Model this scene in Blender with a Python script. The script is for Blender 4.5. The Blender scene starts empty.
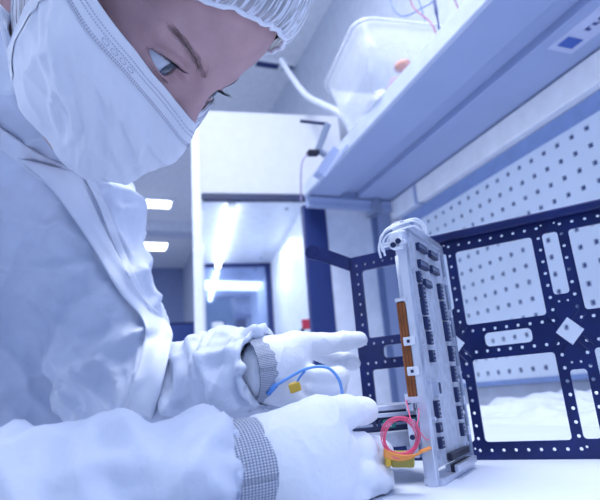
import bpy, bmesh, math, random
import numpy as np
from mathutils import Vector, Matrix, noise
from mathutils.bvhtree import BVHTree

random.seed(7); rng = np.random.default_rng(7)
SC = bpy.context.scene
COL = SC.collection

# ------------------------------------------------------------------ camera
FPX = 523.4
PITCH, ROLL = math.radians(15.74), math.radians(-4.397)
CAM = np.array([0.0, 0.0, 0.066])
_F = np.array([0, math.cos(PITCH), math.sin(PITCH)]); _U0 = np.array([0, -math.sin(PITCH), math.cos(PITCH)]); _R0 = np.array([1.0, 0, 0])
_R = math.cos(ROLL) * _R0 + math.sin(ROLL) * _U0
_U = -math.sin(ROLL) * _R0 + math.cos(ROLL) * _U0
cd = bpy.data.cameras.new('camera'); cam = bpy.data.objects.new('camera', cd); COL.objects.link(cam)
cd.sensor_width = 36; cd.lens = FPX / 600 * 36; cd.clip_start = 0.01; cd.clip_end = 60
cam.matrix_world = Matrix(((_R[0], _U[0], -_F[0], CAM[0]), (_R[1], _U[1], -_F[1], CAM[1]), (_R[2], _U[2], -_F[2], CAM[2]), (0, 0, 0, 1)))
cd.dof.use_dof = True; cd.dof.focus_distance = 0.38; cd.dof.aperture_fstop = 10
SC.camera = cam

# ------------------------------------------------------------------ world, lights, exposure
SC.view_settings.view_transform = 'Standard'; SC.view_settings.look = 'None'
SC.view_settings.exposure = 0.43; SC.view_settings.gamma = 1.0; SC.view_settings.use_curve_mapping = False
wd = bpy.data.worlds.new('world'); SC.world = wd; wd.use_nodes = True
wd.node_tree.nodes['Background'].inputs[0].default_value = (0.36, 0.57, 1.0, 1)
wd.node_tree.nodes['Background'].inputs[1].default_value = 0.46

AZ = math.radians(-21.14)                      # the bench runs along D, the wall lies across N
D = np.array([math.sin(AZ), math.cos(AZ), 0.0]); N = np.array([math.cos(AZ), -math.sin(AZ), 0.0]); Z = np.array([0, 0, 1.0])
def W(s, l, z): return D * s + N * l + Z * z
def at(px, py, dep): return CAM + dep * ((_R * (px - 300) + _U * (250 - py)) / FPX + _F)

def area(name, loc, target, size, sizey, power, color):
    l = bpy.data.lights.new(name, 'AREA'); l.shape = 'RECTANGLE'; l.size = size; l.size_y = sizey; l.energy = power; l.color = color
    o = bpy.data.objects.new(name, l); COL.objects.link(o); o.location = loc
    o.rotation_euler = (Vector(target) - Vector(loc)).to_track_quat('-Z', 'Y').to_euler(); return o
area('ceiling_panel_light', W(0.45, 0.10, 1.70), W(0.45, 0.20, 0.0), 1.1, 0.6, 25, (0.93, 0.96, 1.0))
area('ceiling_panel_light', W(-0.9, 0.3, 1.70), W(0.3, 0.2, 0.1), 1.2, 0.8, 16, (0.72, 0.80, 1.0))
area('room_panel_light', W(4.2, -0.6, 1.66), W(4.2, -0.6, 0.0), 2.0, 1.2, 26, (0.75, 0.84, 1.0))

area('side_fill_light', W(0.9, -2.9, 0.75), W(0.9, 0.9, 0.1), 2.4, 1.1, 14, (0.80, 0.90, 1.0))  # fill lamp added at the left to brighten pegboard and trunking

# ------------------------------------------------------------------ materials
MATS = {}
def mat(name, rgb, rough=0.5, metal=0.0, var=0.06, scale=30.0, bump=0.0, bscale=None, spec=0.5, alpha=1.0, trans=0.0, emit=None, estr=0.0, sss=0.0, coat=0.0, crumple=0.0, cscale=25.0):
    if name in MATS: return MATS[name]
    m = bpy.data.materials.new(name); m.use_nodes = True; nt = m.node_tree; b = nt.nodes['Principled BSDF']
    tc = nt.nodes.new('ShaderNodeTexCoord'); nz = nt.nodes.new('ShaderNodeTexNoise'); nz.inputs['Scale'].default_value = scale; nz.inputs['Detail'].default_value = 4
    nt.links.new(tc.outputs['Object'], nz.inputs['Vector'])
    rp = nt.nodes.new('ShaderNodeValToRGB')
    rp.color_ramp.elements[0].position = 0.3; rp.color_ramp.elements[1].position = 0.7
    rp.color_ramp.elements[0].color = (*[max(0, c * (1 - var)) for c in rgb], 1); rp.color_ramp.elements[1].color = (*[min(1, c * (1 + var)) for c in rgb], 1)
    nt.links.new(nz.outputs['Fac'], rp.inputs['Fac']); nt.links.new(rp.outputs['Color'], b.inputs['Base Color'])
    b.inputs['Roughness'].default_value = rough; b.inputs['Metallic'].default_value = metal
    b.inputs['Specular IOR Level'].default_value = spec; b.inputs['Alpha'].default_value = alpha
    b.inputs['Transmission Weight'].default_value = trans; b.inputs['Coat Weight'].default_value = coat
    if sss: b.inputs['Subsurface Weight'].default_value = sss; b.inputs['Subsurface Radius'].default_value = (0.008, 0.004, 0.002); b.inputs['Subsurface Scale'].default_value = 1.0
    if emit: b.inputs['Emission Color'].default_value = (*emit, 1); b.inputs['Emission Strength'].default_value = estr
    if bump or crumple:
        bp = nt.nodes.new('ShaderNodeBump'); bp.inputs['Distance'].default_value = 0.002; bp.inputs['Strength'].default_value = max(bump, 0.01)
        n2 = nt.nodes.new('ShaderNodeTexNoise'); n2.inputs['Scale'].default_value = bscale or scale * 4; n2.inputs['Detail'].default_value = 5
        nt.links.new(tc.outputs['Object'], n2.inputs['Vector']); nt.links.new(n2.outputs['Fac'], bp.inputs['Height'])
        nt.links.new(bp.outputs['Normal'], b.inputs['Normal'])
        if crumple:                                  # creased sheet: warped cell distances give flat facets with sharp folds
            n3 = nt.nodes.new('ShaderNodeTexNoise'); n3.inputs['Scale'].default_value = cscale * 0.6; n3.inputs['Detail'].default_value = 2
            mx = nt.nodes.new('ShaderNodeVectorMath'); mx.operation = 'MULTIPLY_ADD'; mx.inputs[1].default_value = (0.06, 0.06, 0.06)
            vo = nt.nodes.new('ShaderNodeTexVoronoi'); vo.inputs['Scale'].default_value = cscale
            nt.links.new(tc.outputs['Object'], n3.inputs['Vector']); nt.links.new(n3.outputs['Color'], mx.inputs[0]); nt.links.new(tc.outputs['Object'], mx.inputs[2])
            nt.links.new(mx.outputs['Vector'], vo.inputs['Vector'])
            b2 = nt.nodes.new('ShaderNodeBump'); b2.inputs['Distance'].default_value = 0.012; b2.inputs['Strength'].default_value = crumple
            nt.links.new(vo.outputs['Distance'], b2.inputs['Height']); nt.links.new(bp.outputs['Normal'], b2.inputs['Normal']); nt.links.new(b2.outputs['Normal'], b.inputs['Normal'])
    MATS[name] = m; return m
WHITE = mat('white_coated_metal', (0.74, 0.78, 0.88), 0.45)
CEIL = mat('ceiling_paint', (0.84, 0.86, 0.92), 0.8)
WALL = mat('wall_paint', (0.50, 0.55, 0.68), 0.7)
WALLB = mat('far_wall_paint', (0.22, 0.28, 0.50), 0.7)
FLOOR = mat('floor_vinyl', (0.62, 0.66, 0.78), 0.35)
SHELF = mat('shelf_enamel', (0.36, 0.43, 0.66), 0.5, var=0.03, scale=8)
LIP = mat('shelf_lip_enamel', (0.56, 0.62, 0.78), 0.45)
PEG = mat('pegboard_enamel', (0.68, 0.76, 0.90), 0.5, var=0.03, scale=6)
HOLE = mat('dark_hole', (0.02, 0.04, 0.16), 0.9)
NAVY = mat('navy_anodised', (0.007, 0.016, 0.105), 0.36, metal=0.25, var=0.25, scale=40, bump=0.05)
NAVYD = mat('navy_enamel', (0.010, 0.026, 0.145), 0.5)
ALU = mat('brushed_aluminium', (0.62, 0.66, 0.78), 0.34, metal=0.75, var=0.08, scale=80)
ALUD = mat('grey_aluminium', (0.33, 0.38, 0.52), 0.4, metal=0.6, var=0.1, scale=80)
BOARD = mat('pale_circuit_board', (0.42, 0.46, 0.58), 0.5, var=0.16, scale=160)
CHIP = mat('dark_blue_connector', (0.008, 0.018, 0.085), 0.5, var=0.2)
BLACK = mat('black_plastic', (0.008, 0.010, 0.03), 0.45)
COPPER = mat('copper_winding', (0.26, 0.085, 0.028), 0.32, metal=0.55, var=0.3, scale=90)
COPD = mat('dark_copper', (0.16, 0.05, 0.02), 0.4, metal=0.4)
TEAL = mat('green_chip', (0.03, 0.22, 0.22), 0.4)
PINK = mat('pink_wire', (0.80, 0.10, 0.22), 0.4)
ORANGE = mat('orange_tape', (0.85, 0.30, 0.06), 0.45)
YELLOW = mat('yellow_connector', (0.72, 0.46, 0.05), 0.4)
OLIVE = mat('olive_connector', (0.30, 0.26, 0.04), 0.45)
BLUEW = mat('blue_wire', (0.10, 0.30, 0.80), 0.35)
WIREW = mat('white_wire', (0.80, 0.83, 0.92), 0.35)
GLOVE = mat('glove_latex', (0.78, 0.82, 0.92), 0.55, var=0.02, bump=0.22, bscale=300)
TYVEK = mat('white_coverall_fabric', (0.66, 0.72, 0.88), 0.5, var=0.03, scale=60, bump=0.12, bscale=260, crumple=0.5, cscale=20)
FLAP = mat('coverall_flap_fabric', (0.74, 0.79, 0.92), 0.5, var=0.02, bump=0.1, bscale=260, crumple=0.15, cscale=22)
MASKM = mat('mask_fabric', (0.76, 0.79, 0.90), 0.75, var=0.02, bump=0.15, bscale=700, crumple=0.06, cscale=22)
MASKB = mat('mask_band_fabric', (0.80, 0.82, 0.92), 0.75, var=0.02, bump=0.2, bscale=900)
STITCH = mat('grey_stitching', (0.30, 0.32, 0.46), 0.8)
HAIR = mat('brown_hair', (0.05, 0.035, 0.035), 0.45, var=0.4, scale=60)
EYEB = mat('eyebrow_hair', (0.19, 0.12, 0.125), 0.6)
LASH = mat('eyelash_hair', (0.012, 0.012, 0.03), 0.5)
COVER = mat('bench_cover_sheet', (0.62, 0.68, 0.82), 0.55, var=0.03, scale=12, bump=0.1, bscale=60, crumple=0.12, cscale=9)
STEEL = mat('grey_steel', (0.30, 0.34, 0.46), 0.4, metal=0.5)
LAMP = mat('lit_tube', (1, 1, 1), 0.4, emit=(0.9, 0.95, 1.0), estr=5)
CLAMP = mat('lit_ceiling_panel', (1, 1, 1), 0.4, emit=(0.92, 0.95, 1.0), estr=4)
HOODIN = mat('hood_lining', (0.70, 0.76, 0.90), 0.35)
HOODBACK = mat('hood_back_steel', (0.34, 0.42, 0.64), 0.06, metal=0.85)
RED = mat('red_tag', (0.6, 0.05, 0.10), 0.5)

def mat_skin():
    m = mat('skin', (0.50, 0.31, 0.33), 0.47, var=0.09, scale=55, bump=0.10, bscale=420, sss=0.12, spec=0.4); return m
SKIN = mat_skin()
def mat_clear(name, tint, a, rough=0.12):
    """thin clear plastic: mostly see-through, shiny at grazing angles"""
    m = bpy.data.materials.new(name); m.use_nodes = True; nt = m.node_tree; b = nt.nodes['Principled BSDF']
    b.inputs['Base Color'].default_value = (*tint, 1); b.inputs['Roughness'].default_value = rough
    lw = nt.nodes.new('ShaderNodeLayerWeight'); lw.inputs['Blend'].default_value = 0.35
    nz = nt.nodes.new('ShaderNodeTexNoise'); nz.inputs['Scale'].default_value = 14
    ma = nt.nodes.new('ShaderNodeMath'); ma.operation = 'MULTIPLY_ADD'; ma.inputs[1].default_value = 0.45; ma.inputs[2].default_value = a
    nt.links.new(lw.outputs['Facing'], ma.inputs[0])
    mb = nt.nodes.new('ShaderNodeMath'); mb.operation = 'MULTIPLY_ADD'; mb.inputs[1].default_value = 0.12
    nt.links.new(nz.outputs['Fac'], mb.inputs[0]); nt.links.new(ma.outputs[0], mb.inputs[2]); nt.links.new(mb.outputs[0], b.inputs['Alpha'])
    MATS[name] = m; return m
CLEAR = mat_clear('clear_plastic', (0.80, 0.84, 0.95), 0.14)
FILM = mat_clear('clear_film', (0.86, 0.89, 0.97), 0.42, 0.25)
def mat_net():
    """bouffant net: fine white threads with gaps"""
    m = bpy.data.materials.new('hair_net_mesh'); m.use_nodes = True; nt = m.node_tree; b = nt.nodes['Principled BSDF']
    b.inputs['Base Color'].default_value = (0.76, 0.80, 0.92, 1); b.inputs['Roughness'].default_value = 0.7
    at_ = nt.nodes.new('ShaderNodeAttribute'); at_.attribute_name = 'cap'
    nz = nt.nodes.new('ShaderNodeTexNoise'); nz.inputs['Scale'].default_value = 2.4; nz.inputs['Detail'].default_value = 3; nz.inputs['Distortion'].default_value = 0.8
    nt.links.new(at_.outputs['Vector'], nz.inputs['Vector'])
    n2 = nt.nodes.new('ShaderNodeTexNoise'); n2.inputs['Scale'].default_value = 300
    tc = nt.nodes.new('ShaderNodeTexCoord'); nt.links.new(tc.outputs['Object'], n2.inputs['Vector'])
    rp = nt.nodes.new('ShaderNodeValToRGB'); rp.color_ramp.elements[0].position = 0.42; rp.color_ramp.elements[1].position = 0.60
    rp.color_ramp.elements[0].color = (0.38, 0.38, 0.38, 1); rp.color_ramp.elements[1].color = (0.92, 0.92, 0.92, 1)
    nt.links.new(nz.outputs['Fac'], rp.inputs['Fac'])
    nt.links.new(rp.outputs['Color'], b.inputs['Alpha'])
    bp = nt.nodes.new('ShaderNodeBump'); bp.inputs['Strength'].default_value = 0.5; bp.inputs['Distance'].default_value = 0.002
    nt.links.new(nz.outputs['Fac'], bp.inputs['Height']); nt.links.new(bp.outputs['Normal'], b.inputs['Normal'])
    MATS['net'] = m; return m
NET = mat_net()
def mat_knit():
    m = bpy.data.materials.new('knit_cuff'); m.use_nodes = True; nt = m.node_tree; b = nt.nodes['Principled BSDF']
    b.inputs['Roughness'].default_value = 0.85
    a = nt.nodes.new('ShaderNodeAttribute'); a.attribute_name = 'knit'
    sp = nt.nodes.new('ShaderNodeSeparateXYZ'); nt.links.new(a.outputs['Vector'], sp.inputs[0])
    out = []
    for ax, fr in ((0, 120.0), (1, 20.0)):
        mu = nt.nodes.new('ShaderNodeMath'); mu.operation = 'MULTIPLY'; mu.inputs[1].default_value = fr * math.pi
        si = nt.nodes.new('ShaderNodeMath'); si.operation = 'SINE'; ab = nt.nodes.new('ShaderNodeMath'); ab.operation = 'ABSOLUTE'
        nt.links.new(sp.outputs[ax], mu.inputs[0]); nt.links.new(mu.outputs[0], si.inputs[0]); nt.links.new(si.outputs[0], ab.inputs[0]); out.append(ab)
    mi = nt.nodes.new('ShaderNodeMath'); mi.operation = 'MINIMUM'; nt.links.new(out[0].outputs[0], mi.inputs[0]); nt.links.new(out[1].outputs[0], mi.inputs[1])
    rp = nt.nodes.new('ShaderNodeValToRGB'); rp.color_ramp.elements[0].position = 0.18; rp.color_ramp.elements[1].position = 0.6
    rp.color_ramp.elements[0].color = (0.14, 0.17, 0.30, 1); rp.color_ramp.elements[1].color = (0.66, 0.71, 0.84, 1)
    nt.links.new(mi.outputs[0], rp.inputs['Fac']); nt.links.new(rp.outputs['Color'], b.inputs['Base Color'])
    bp = nt.nodes.new('ShaderNodeBump'); bp.inputs['Strength'].default_value = 0.6; bp.inputs['Distance'].default_value = 0.001
    nt.links.new(mi.outputs[0], bp.inputs['Height']); nt.links.new(bp.outputs['Normal'], b.inputs['Normal'])
    MATS['knit'] = m; return m
KNIT = mat_knit()

# ------------------------------------------------------------------ mesh helpers
ORG = {}
def tag(o, label=None, cat=None, group=None, kind=None):
    if label: o['label'] = label
    if cat: o['category'] = cat
    if group: o['group'] = group
    if kind: o['kind'] = kind
    return o
def link(o, parent, org):
    COL.objects.link(o)
    po = ORG[parent.name] if parent else np.zeros(3)
    o.location = Vector(np.asarray(org) - po); ORG[o.name] = np.asarray(org, float)
    if parent: o.parent = parent
    return o
def empty(name, loc, label, cat, group=None):
    o = bpy.data.objects.new(name, None); o.empty_display_size = 0.02; link(o, None, np.asarray(loc, float)); return tag(o, label, cat, group)
def mesh_obj(name, V, F, m, parent=None, smooth=False, org=None, bevel=0.0, attr=None, seg=2):
    V = np.asarray(V, float)
    if org is None: org = ORG[parent.name] if parent else np.array([V[:, 0].mean(), V[:, 1].mean(), V[:, 2].min()])
    me = bpy.data.meshes.new(name); me.from_pydata((V - org).tolist(), [], [list(map(int, f)) for f in F]); me.update()
    me.materials.append(m)
    if smooth: me.polygons.foreach_set('use_smooth', [True] * len(me.polygons))
    if attr:
        for k, a in attr.items():
            at_ = me.attributes.new(k, 'FLOAT_VECTOR', 'POINT'); at_.data.foreach_set('vector', np.asarray(a, float).ravel())
    o = bpy.data.objects.new(name, me); link(o, parent, org)
    if bevel: md = o.modifiers.new('bevel', 'BEVEL'); md.width = bevel; md.segments = seg; md.limit_method = 'ANGLE'
    return o
class MB:
    def __init__(s): s.V = []; s.F = []
    def add(s, V, F):
        k = len(s.V); s.V += [list(map(float, v)) for v in V]; s.F += [[i + k for i in f] for f in F]; return s
    def box(s, o, ax, ay, az):
        """box from its corner o along three edge vectors"""
        o, ax, ay, az = (np.asarray(a, float) for a in (o, ax, ay, az))
        if np.dot(np.cross(ax, ay), az) < 0: ax, ay = ay, ax
        P = [o, o + ax, o + ax + ay, o + ay]; P += [p + az for p in P]
        return s.add(P, [(3, 2, 1, 0), (4, 5, 6, 7), (0, 1, 5, 4), (1, 2, 6, 5), (2, 3, 7, 6), (3, 0, 4, 7)])
    def cbox(s, c, ax, ay, az): c, ax, ay, az = (np.asarray(a, float) for a in (c, ax, ay, az)); return s.box(c - (ax + ay + az) / 2, ax, ay, az)
    def wbox(s, s0, s1, l0, l1, z0, z1): return s.box(W(s0, l0, z0), D * (s1 - s0), N * (l1 - l0), Z * (z1 - z0))
    def tube(s, pts, r, n=10, cap=True, closed=False):
        P = np.asarray(pts, float); m = len(P); rr = np.broadcast_to(np.asarray(r, float), (m,))
        T = np.gradient(P, axis=0) if not closed else np.roll(P, -1, 0) - np.roll(P, 1, 0)
        T /= np.linalg.norm(T, axis=1)[:, None] + 1e-12
        a = np.array([0, 0, 1.0]) if abs(T[0][2]) < 0.9 else np.array([1.0, 0, 0])
        u = np.cross(T[0], a); u /= np.linalg.norm(u); V = []
        for i in range(m):
            u = u - T[i] * (u @ T[i]); u /= np.linalg.norm(u) + 1e-12; w = np.cross(T[i], u)
            for k in range(n):
                t = 2 * math.pi * k / n; V.append(P[i] + rr[i] * (math.cos(t) * u + math.sin(t) * w))
        F = [(i * n + k, i * n + (k + 1) % n, ((i + 1) % m) * n + (k + 1) % n, ((i + 1) % m) * n + k) for i in range(m if closed else m - 1) for k in range(n)]
        if cap and not closed: F += [tuple(range(n))[::-1], tuple((m - 1) * n + k for k in range(n))]
        return s.add(V, F)
    def obj(s, name, m, parent=None, **k): return mesh_obj(name, s.V, s.F, m, parent, **k)
def spline(pts, n=8, closed=False):
    P = np.asarray(pts, float); m = len(P); out = []
    for i in range(m if closed else m - 1):
        g = (lambda j: P[j % m]) if closed else (lambda j: P[min(max(j, 0), m - 1)])
        p0, p1, p2, p3 = g(i - 1), g(i), g(i + 1), g(i + 2)
        for k in range(n):
            t = k / n; out.append(0.5 * (2 * p1 + (p2 - p0) * t + (2 * p0 - 5 * p1 + 4 * p2 - p3) * t * t + (3 * p1 - p0 - 3 * p2 + p3) * t ** 3))
    if not closed: out.append(P[-1])
    return np.array(out)
def thing_mesh(name, mb, m, label, cat, group=None, **k): return tag(mb.obj(name, m, **k), label, cat, group)
def struct(name, mb, m, **k): return tag(mb.obj(name, m, **k), kind='structure')

# surface nets over a signed distance function
def surface_nets(sdf, lo, hi, h):
    lo = np.asarray(lo, float); n = np.ceil((np.asarray(hi) - lo) / h).astype(int) + 1
    ax = [lo[i] + h * np.arange(n[i]) for i in range(3)]
    V = np.empty(n, np.float32)
    Y, Zg = np.meshgrid(ax[1], ax[2], indexing='ij')
    for i0 in range(0, n[0], 24):
        xs = ax[0][i0:i0 + 24]
        P = np.stack([np.broadcast_to(xs[:, None, None], (len(xs), *Y.shape)), np.broadcast_to(Y, (len(xs), *Y.shape)), np.broadcast_to(Zg, (len(xs), *Y.shape))], -1).reshape(-1, 3).astype(np.float32)
        V[i0:i0 + 24] = sdf(P).reshape(len(xs), *Y.shape)
    s = V < 0; m = n - 1
    acc = np.zeros((*m, 3), np.float32); cnt = np.zeros(m, np.float32)
    sl = lambda o: tuple(slice(o[i], o[i] + m[i]) for i in range(3))
    cor = [(a, b, c) for a in (0, 1) for b in (0, 1) for c in (0, 1)]
    for a in cor:
        for k in range(3):
            if a[k]: continue
            b = list(a); b[k] = 1
            va, vb = V[sl(a)], V[sl(b)]; cr = s[sl(a)] != s[sl(b)]
            t = np.where(cr, va / np.where(cr, va - vb, 1), 0)
            for j in range(3): acc[..., j] += np.where(cr, a[j] + (t if j == k else 0), 0)
            cnt += cr
    act = cnt > 0; idx = -np.ones(m, int); idx[act] = np.arange(act.sum())
    cell = np.argwhere(act); VT = lo + h * (cell + acc[act] / cnt[act][:, None]); F = []
    for k in range(3):
        i, j = (k + 1) % 3, (k + 2) % 3
        sh = list(n); sh[k] -= 1
        A = s[tuple(slice(0, sh[q]) for q in range(3))]; Bsl = [slice(0, sh[q]) for q in range(3)]; Bsl[k] = slice(1, n[k])
        cr = np.argwhere(A != s[tuple(Bsl)])
        ok = np.all([(cr[:, q] >= 1) & (cr[:, q] < n[q] - 1) for q in (i, j)], axis=0); cr = cr[ok]
        def cellof(di, dj):
            c = cr.copy(); c[:, i] -= di; c[:, j] -= dj; return idx[c[:, 0], c[:, 1], c[:, 2]]
        q = np.stack([cellof(0, 0), cellof(1, 0), cellof(1, 1), cellof(0, 1)], 1)
        flip = s[cr[:, 0], cr[:, 1], cr[:, 2]]
        q[~flip] = q[~flip][:, ::-1]; F.append(q[:, ::-1] if False else q)
    return VT, np.concatenate(F)
def d_cone(P, a, b, ra, rb):
    a, b = np.asarray(a, np.float32), np.asarray(b, np.float32); ab = b - a
    t = np.clip(((P - a) @ ab) / (ab @ ab + 1e-12), 0, 1)
    return np.linalg.norm(P - a - t[:, None] * ab, axis=1) - (ra + (rb - ra) * t)
def d_ell(P, c, r, Rm=None):
    q = P - np.asarray(c, np.float32)
    if Rm is not None: q = q @ np.asarray(Rm, np.float32)
    r = np.asarray(r, np.float32); k0 = np.linalg.norm(q / r, axis=1); k1 = np.linalg.norm(q / r ** 2, axis=1)
    return k0 * (k0 - 1) / (k1 + 1e-9)
def smin(a, b, k):
    h = np.clip(0.5 + 0.5 * (b - a) / k, 0, 1); return b + (a - b) * h - k * h * (1 - h)
def vnormals(V, F):
    F = np.asarray(F); n = np.zeros_like(V); fn = np.cross(V[F[:, 2]] - V[F[:, 0]], V[F[:, 3 if F.shape[1] > 3 else 1]] - V[F[:, 1]])
    if F.shape[1] == 3: fn = np.cross(V[F[:, 1]] - V[F[:, 0]], V[F[:, 2]] - V[F[:, 0]])
    for k in range(F.shape[1]): np.add.at(n, F[:, k], fn)
    return n / (np.linalg.norm(n, axis=1)[:, None] + 1e-12)
def smooth_verts(V, F, it, w=0.5):
    F = np.asarray(F); m = F.shape[1]
    for _ in range(it):
        a = np.zeros_like(V); c = np.zeros(len(V))
        for k in range(m):
            np.add.at(a, F[:, k], V[F[:, (k + 1) % m]]); np.add.at(a, F[:, (k + 1) % m], V[F[:, k]]); np.add.at(c, F[:, k], 1); np.add.at(c, F[:, (k + 1) % m], 1)
        V = V + w * (a / np.maximum(c, 1)[:, None] - V)
    return V
def nz1(p, f, o=0.0): return noise.noise(Vector((p[0] * f + o, p[1] * f - o, p[2] * f + 2 * o)))

# ------------------------------------------------------------------ the room
FZ = -0.78; CZ = 1.75; WL = 0.9025
struct('floor', MB().wbox(-2.2, 6.6, -3.0, 1.0, FZ - 0.05, FZ), FLOOR)
struct('ceiling', MB().wbox(-2.2, 6.6, -3.0, 1.0, CZ, CZ + 0.05), CEIL)
struct('wall_right', MB().wbox(-2.2, 6.6, WL + 0.012, WL + 0.10, FZ, CZ), WALL)
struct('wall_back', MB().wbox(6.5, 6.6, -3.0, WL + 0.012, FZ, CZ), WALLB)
struct('wall_left', MB().wbox(-2.2, 6.5, -3.05, -3.0, FZ, CZ), WALL)
struct('trim_1', MB().wbox(4.75, 4.95, -3.0, WL + 0.012, CZ - 0.10, CZ), mat('beam_paint', (0.62, 0.66, 0.80), 0.6))   # ceiling beam across the room

wn = empty('fill_panel_1', W(0.9, -2.99, 0.2), 'added glowing side fill panel in the unseen left wall', 'fill_panel'); tag(wn, kind='structure')  # invented glazing out of view, its glowing pane added to go with the side fill
MB().wbox(-0.35, 2.15, -2.998, -2.990, 0.15, 1.35).obj('pane', mat('glowing_fill_pane', (0.9, 0.95, 1.0), 0.2, emit=(0.8, 0.9, 1.0), estr=0.8), wn)
mb = MB()
for a, b_, c, d_ in ((-0.42, 2.22, 1.35, 1.42), (-0.42, 2.22, 0.08, 0.15), (-0.42, -0.35, 0.15, 1.35), (2.15, 2.22, 0.15, 1.35), (0.87, 0.93, 0.15, 1.35)): mb.wbox(a, b_, -3.0, -2.97, c, d_)
mb.obj('fill_panel_frame', WHITE, wn)

# ------------------------------------------------------------------ the bench and its white cover
bench = empty('workbench', W(0.9, 0.5, FZ), 'long laboratory workbench under the pegboard wall, covered with white sheet', 'workbench')
MB().wbox(-0.6, 2.85, 0.11, WL, -0.04, -0.0025).obj('worktop', WHITE, bench, bevel=0.003)
for s_ in (-0.5, 1.0, 2.45):
    for l_ in (0.16, 0.84): MB().wbox(s_, s_ + 0.05, l_, l_ + 0.05, FZ, -0.04).obj('leg', STEEL, bench, bevel=0.003)
MB().wbox(-0.5, 2.5, 0.855, 0.885, -0.14, -0.06).obj('rail', STEEL, bench, bevel=0.002)
def grid(fn, nu, nv):
    V = [fn(i / (nu - 1), j / (nv - 1)) for i in range(nu) for j in range(nv)]
    F = [(i * nv + j, (i + 1) * nv + j, (i + 1) * nv + j + 1, i * nv + j + 1) for i in range(nu - 1) for j in range(nv - 1)]
    return V, F
def solid(o, t, off=-1): md = o.modifiers.new('thickness', 'SOLIDIFY'); md.thickness = t; md.offset = off; return o
def cov(u, v):
    s_, l_ = -0.2 + 1.55 * u, 0.112 + 0.775 * v
    z = -0.0004 + 0.004 * max(0.0, nz1((s_, l_, 0), 7) * 0.8 + 0.2 * nz1((s_, l_, 3), 17)) * min(1, max(0, (l_ - 0.95) / 0.1))
    return W(s_, l_, z)
V_, F_ = grid(cov, 150, 90)
tag(solid(mesh_obj('bench_cover', V_, F_, COVER, smooth=True), 0.0015), 'white protective sheet spread over the workbench under the navy frame', 'cover sheet')

# crumpled clear plastic lying at the foot of the pegboard
def plastic(u, v):
    s_, l_ = 0.40 + 0.62 * u, 0.60 + 0.27 * v
    e = min(u, 1 - u, v, 1 - v) * 5; e = min(1, e)
    r = 1 - abs(nz1((s_ + l_ * .6, l_ * 2.2, 0), 6.0)); r2 = 1 - abs(nz1((s_, l_ * 2.0, 5), 14.0))
    return W(s_, l_, 0.0009 + e * 0.004 + e * (0.040 * max(0, r) ** 3 + 0.014 * r2 ** 3) * (0.35 + 0.65 * v))
V_, F_ = grid(plastic, 120, 70)
tag(solid(mesh_obj('plastic_sheet', V_, F_, mat('pale_plastic_film', (0.70, 0.76, 0.90), 0.22, var=0.05, crumple=0.3, cscale=14), smooth=True), 0.0005), 'crumpled pale plastic sheet lying on the bench at the pegboard foot', 'plastic sheet')

# ------------------------------------------------------------------ pegboard
peg = empty('pegboard', W(0.6, WL, 0.06), 'pale blue perforated metal pegboard on the wall behind the navy frame', 'pegboard')
P_ = 0.038; h2 = 0.0052; s0, z0 = -0.29, 0.0735
# phase of the hole grid
gs, gz = (np.array([0.513, 1.175, 0]) @ D), 0.356
s0 = gs - P_ * round((gs + 0.3) / P_) - P_ / 2; z0 = gz - P_ * 7 - P_ / 2
ns, nz_ = int((1.42 - s0) / P_), 13
mb = MB()
def ring(c0, c1, d0, d1):
    return [(c0, d0), (c1, d0), (c1, d1), (c0, d1)]
for i in range(ns):
    for j in range(nz_):
        a, b = s0 + i * P_, z0 + j * P_; cs, cz = a + P_ / 2, b + P_ / 2
        O = ring(a, a + P_, b, b + P_); 
        I = [(cs + h2 * 1.0 * q, cz + h2 * 1.0 * w) for q, w in ((-1, -1), (1, -1), (1, 1), (-1, 1))]
        Vv = [W(p[0], WL, p[1]) for p in O] + [W(p[0], WL, p[1]) for p in I] + [W(p[0], WL + 0.004, p[1]) for p in I]
        mb.add(Vv, [(k, (k + 1) % 4, 4 + (k + 1) % 4, 4 + k) for k in range(4)] + [(4 + k, 4 + (k + 1) % 4, 8 + (k + 1) % 4, 8 + k) for k in range(4)])
mb.obj('perforated_sheet', PEG, peg)
MB().wbox(s0, s0 + ns * P_, WL + 0.005, WL + 0.010, z0, z0 + nz_ * P_).obj('backing', mat('blue_backing', (0.07, 0.11, 0.30), 0.8), peg)
mb = MB(); mb.wbox(s0, s0 + ns * P_, WL - 0.006, WL + 0.004, z0 + nz_ * P_, 0.602); mb.wbox(s0, s0 + ns * P_, WL - 0.004, WL + 0.004, z0 - 0.012, z0); mb.obj('frame', mat('band_blue', (0.22, 0.31, 0.58), 0.5), peg, bevel=0.001)

# cable trunking right under the shelf
tr = empty('cable_trunking', W(0.6, WL, 0.6), 'white cable trunking running along the wall right under the shelf', 'trunking')
MB().wbox(-0.3, 1.25, WL - 0.030, WL + 0.011, 0.603, 0.664).obj('cover', mat('trunking_white', (0.86, 0.87, 0.92), 0.5, var=0.05), tr, bevel=0.003)
MB().wbox(1.25, 1.262, WL - 0.032, WL + 0.011, 0.603, 0.665).obj('joint', SHELF, tr)
MB().wbox(1.262, 1.40, WL - 0.030, WL + 0.011, 0.603, 0.664).obj('end_cover', WHITE, tr, bevel=0.003)

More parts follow.
